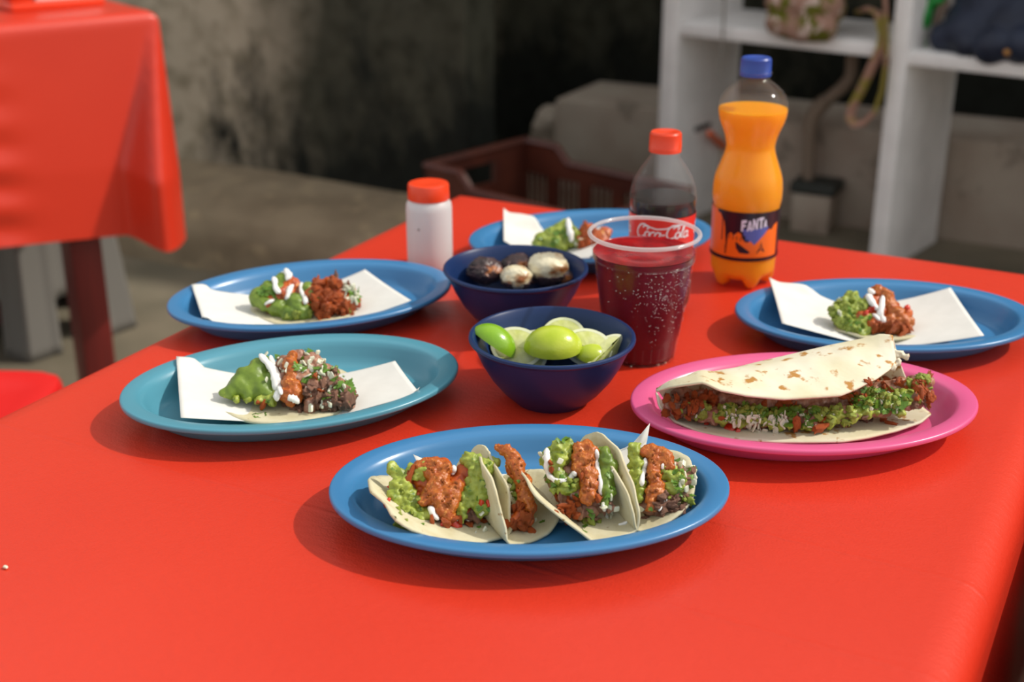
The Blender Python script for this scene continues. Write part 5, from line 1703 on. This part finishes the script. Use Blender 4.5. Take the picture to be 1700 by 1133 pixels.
dk += stroke([(0.0130, -0.0175), (0.0165, -0.0120), (0.0178, -0.0060), (0.0190, -0.0120), (0.0212, -0.0150)], 0.0010) + stroke([(0.0140, -0.0155), (0.0175, -0.0135), (0.0195, -0.0145), (0.0220, -0.0165)], 0.0008)
for k in range(5): dk += stroke([(-0.0165 + k * 0.004, 0.002 - k * 0.0008), (-0.0163 + k * 0.004, -0.003 - k * 0.0006)], 0.0007)
wrap('dark_print', dk, lab_r(0.0009), zc, A0 + 0.02, M['label_dark'], lab)
wrap('bright_print', [ey], lab_r(0.0012), zc, A0 + 0.02, M['label_orange'], lab)
wrap('blue_print', [[(-0.0030, 0.0082), (0.0258, 0.0105), (0.0215, 0.0035), (0.0160, -0.0020), (0.0100, -0.0082), (0.0060, -0.0040), (0.0040, -0.0052), (0.0030, -0.0018), (0.0010, -0.0040), (0.0005, 0.0010), (-0.0015, 0.0020)]], lab_r(0.0010), zc, A0 + 0.02, M['label_blue'], lab)
# FANTA, blocky capitals on a slope
def letters():
    L = {
        'F': [[(0, 0), (.30, 0), (.30, .38), (.30, 1), (0, 1)], [(.30, .72), (.80, .76), (.80, 1), (.30, 1)], [(.30, .36), (.68, .38), (.68, .60), (.30, .58)]],
        'A': [[(0, 0), (.28, 0), (.52, .70), (.42, 1), (.30, 1)], [(.62, 0), (.92, 0), (.62, 1), (.42, 1), (.52, .70)], [(.24, .18), (.70, .18), (.62, .38), (.30, .38)]],
        'N': [[(0, 0), (.27, 0), (.27, .95), (.27, 1), (0, 1)], [(.27, 1), (.27, .55), (.58, 0), (.60, 0), (.60, .45)], [(.60, 0), (.86, 0), (.86, 1), (.60, 1)]],
        'T': [[(0, .76), (.85, .76), (.85, 1), (0, 1)], [(.28, 0), (.57, 0), (.57, .76), (.28, .76)]],
    }
    out = []
    x = 0
    for ch, s, up in (('F', 1.0, 0), ('A', .92, -.02), ('N', .98, .06), ('T', 1.0, .10), ('A', .68, .14)):
        for pl in L[ch]:
            out.append([((x + px * s * .86), (py * s + up + (x + px * s) * 0.06)) for px, py in pl])
        x += {'F': .74, 'A': .84, 'N': .82, 'T': .74}[ch] * s * .98
    return out
lw = [[(-0.0045 + px * 0.0078, 0.0062 + py * 0.0118) for px, py in pl] for pl in letters()]
wrap('lettering', lw, lab_r(0.0013), zc, A0 + 0.02, M['label_pale'], lab)
for (z0, z1) in ((LZ0 - 0.0004, LZ0 + 0.0024),):
    MB().lathe([(fr(z0) + 0.0011, z0), (fr(z1) + 0.0011, z1)], 80).build('label_band', M['label_dark'], lab, smooth=True)

# cola bottle
c = at(1105.5, 221, 0.178)
r = thing('soda_bottle', (c.x, c.y, TZ), 'cola bottle with red label and red cap behind the cup', 'bottle')
CP = smooth_prof([(0.0245, 0.0015), (0.0285, 0.0045), (0.0312, 0.0120), (0.0318, 0.0250), (0.0315, 0.0400), (0.0317, 0.0850), (0.0325, 0.1010), (0.0328, 0.1120), (0.0318, 0.1230), (0.0280, 0.1350), (0.0215, 0.1460), (0.0165, 0.1530), (0.0137, 0.1580), (0.0130, 0.1620)], 5)
cr = prof_r(CP)
MB().lathe([(0.0002, 0.008), (0.012, 0.006), (0.019, 0.003)] + CP, 72, fn=petal).build('bottle_wall', M['pet'], r, smooth=True)
LQ = [(0.0002, 0.0095), (0.012, 0.0075), (0.0185, 0.0045)] + [(q - 0.0009, max(z, 0.0035)) for q, z in CP if z < 0.1145] + [(cr(0.115) - 0.0009, 0.115), (0.0002, 0.115)]
MB().lathe(LQ, 72, fn=petal).build('cola', M['cola'], r)
MB().lathe([(0.0130, 0.1600), (0.0130, 0.1622), (0.0168, 0.1627), (0.0170, 0.1638), (0.0130, 0.1645), (0.0125, 0.170)], 40).build('neck_ring', M['pet'], r)
cap(r, 0.1605, 0.1795, 0.0156, M['red_cap'])
A1 = math.atan2(CAM.y - c.y, CAM.x - c.x)
lab2 = MB().lathe([(cr(z) + 0.0004, z) for z in [0.040 + 0.0615 * i / 8 for i in range(9)]], 80).build('label', M['label_red'], r, smooth=True)
def script(sc):
    """flowing script: Coca-Cola"""
    def arc(cx, cy, rx, ry, a0_, a1_, n=12): return [(cx + rx * math.cos(math.radians(a0_ + (a1_ - a0_) * i / n)), cy + ry * math.sin(math.radians(a0_ + (a1_ - a0_) * i / n))) for i in range(n + 1)]
    out = []
    def small(kind, x):
        if kind == 'o': return [arc(x + .30, .34, .27, .34, 90, 450, 14)]
        if kind == 'c': return [arc(x + .32, .34, .28, .34, 50, 320, 12)]
        if kind == 'a': return [arc(x + .30, .34, .27, .34, 60, 420, 14), [(x + .58, .66), (x + .56, .2), (x + .66, .02), (x + .82, .12)]]
        if kind == 'l': return [[(x, .1), (x + .28, .9), (x + .30, 1.35), (x + .18, 1.3), (x + .14, .5), (x + .22, .02), (x + .42, .12)]]
    def big(x): return [arc(x + .62, .72, .55, .74, 40, 300, 16) + [(x + 1.25, .22)], arc(x + 1.0, 1.12, .32, .22, 200, -60, 10)]
    x = 0
    for ch in 'CocaxColax':
        if ch == 'C':
            out += big(x); x += 1.05
        elif ch == 'x':
            if x < 4: out.append([(x - .02, .36), (x + .34, .44)]); x += .40
        else:
            out += small(ch, x); x += {'o': .60, 'c': .56, 'a': .74, 'l': .44}[ch]
    out.append([(1.0, 1.28), (2.2, 1.02), (3.2, 1.10), (4.2, 1.46), (5.0, 1.42)])
    polys = []
    for s in out:
        s2 = [((px + py * .28 - 3.1) * sc, py * sc) for px, py in s]
        polys += stroke(s2, sc * 0.15)
    return polys
for k, da in enumerate((0.02, 2.11, 4.2)):
    wrap('lettering', script(0.0092), lambda z: cr(z) + 0.0008, 0.0815, A1 + da, M['label_white'], lab2, sub=0.006)

# ------------------------------------------------------------------ cup of red hibiscus water
c = at(1070.5, 384, 0.119)
r = thing('plastic_cup', (c.x, c.y, TZ), 'clear plastic cup of dark red drink beside the bowls', 'cup')
CU = [(0.0002, 0.0022), (0.024, 0.0022), (0.0285, 0.0022), (0.0300, 0.0), (0.0312, 0.0), (0.0318, 0.0025), (0.0338, 0.0190), (0.0341, 0.0205), (0.0352, 0.0215), (0.0356, 0.0240), (0.0446, 0.0930), (0.0452, 0.0950), (0.0460, 0.0955), (0.0484, 0.1160)]
MB().lathe(CU, 80).build('cup_wall', M['cup'], r, smooth='auto')
MB().tube([(0.0489 * math.cos(2 * PI * k / 80), 0.0489 * math.sin(2 * PI * k / 80), 0.1172) for k in range(80)], 0.0019, 10, closed=True).build('rim', M['cup_rim'], r, smooth=True)
MB().tube([(0.0456 * math.cos(2 * PI * k / 80), 0.0456 * math.sin(2 * PI * k / 80), 0.0955) for k in range(80)], 0.0008, 6, closed=True).build('bead', M['cup'], r, smooth=True)
ZL = 0.1000
cur = prof_r(CU[4:])
DR = [(0.0002, 0.0030)] + [(cur(z) - 0.0008, z) for z in [0.003 + (ZL - 0.003) * i / 24 for i in range(25)]]
MB().lathe(DR, 80).build('drink', M['jamaica'], r, smooth=True)
rt = cur(ZL) - 0.0008
MB().lathe([(0.0002, ZL - 0.0003), (rt * .5, ZL - 0.0003), (rt * .93, ZL - 0.0002), (rt, ZL + 0.0006)], 80).build('drink_surface', M['jamaica_top_lit'], r, smooth=True)
# moulded flutes low on the wall
fl = MB()
for k in range(28):
    a = 2 * PI * k / 28
    fl.tube([((cur(z) + 0.0002) * math.cos(a), (cur(z) + 0.0002) * math.sin(a), z) for z in (0.003, 0.010, 0.018)], 0.0005, 5)
tag(fl.build('flutes', M['cup'], r, smooth=True), kind='stuff')
# condensation beads, mostly on the sunny side
A2 = math.atan2(CAM.y - c.y, CAM.x - c.x)
rnd = random.Random(11)
dm = MB()
ico = bmesh.new(); bmesh.ops.create_icosphere(ico, subdivisions=1, radius=1.0)
iv = [q.co.copy() for q in ico.verts]; ifs = [tuple(q.index for q in f.verts) for f in ico.faces]; ico.free()
for k in range(420):
    a = A2 + min(1.5, max(-1.5, rnd.gauss(0.62, 0.42)))
    z = min(0.094, max(0.004, rnd.gauss(0.076, 0.022)))
    s = rnd.uniform(0.0003, 0.00085)
    rr = cur(z) + 0.0001
    dm.add([Vector((rr * math.cos(a), rr * math.sin(a), z)) + q * s for q in iv], ifs)
tag(dm.build('condensation', M['drop'], r, smooth=True), kind='stuff')
# tiny crystals by the foot of the cup
for i, (px, py, s, where) in enumerate([(1092, 606, 0.0016, 'largest, in front of it'), (1104, 602, 0.0012, 'at its right side'), (1048, 609, 0.0011, 'at its left side')]):
    p = at(px, py, 0.0008)
    o = link('salt_grain', V['onion'][i])
    o.location = p; o.scale = (s, s, s * .8)
    tag(o, 'tiny white grain on the red cloth by the cup foot, ' + where, 'crumb', 'salt grains by the cup')
p = at(9, 942, 0.0015)
o = link('crumb', V['onion'][3]); o.location = p; o.scale = (0.0022, 0.0013, 0.001)
tag(o, 'pale crumb lying alone on the red cloth near its left edge', 'crumb')
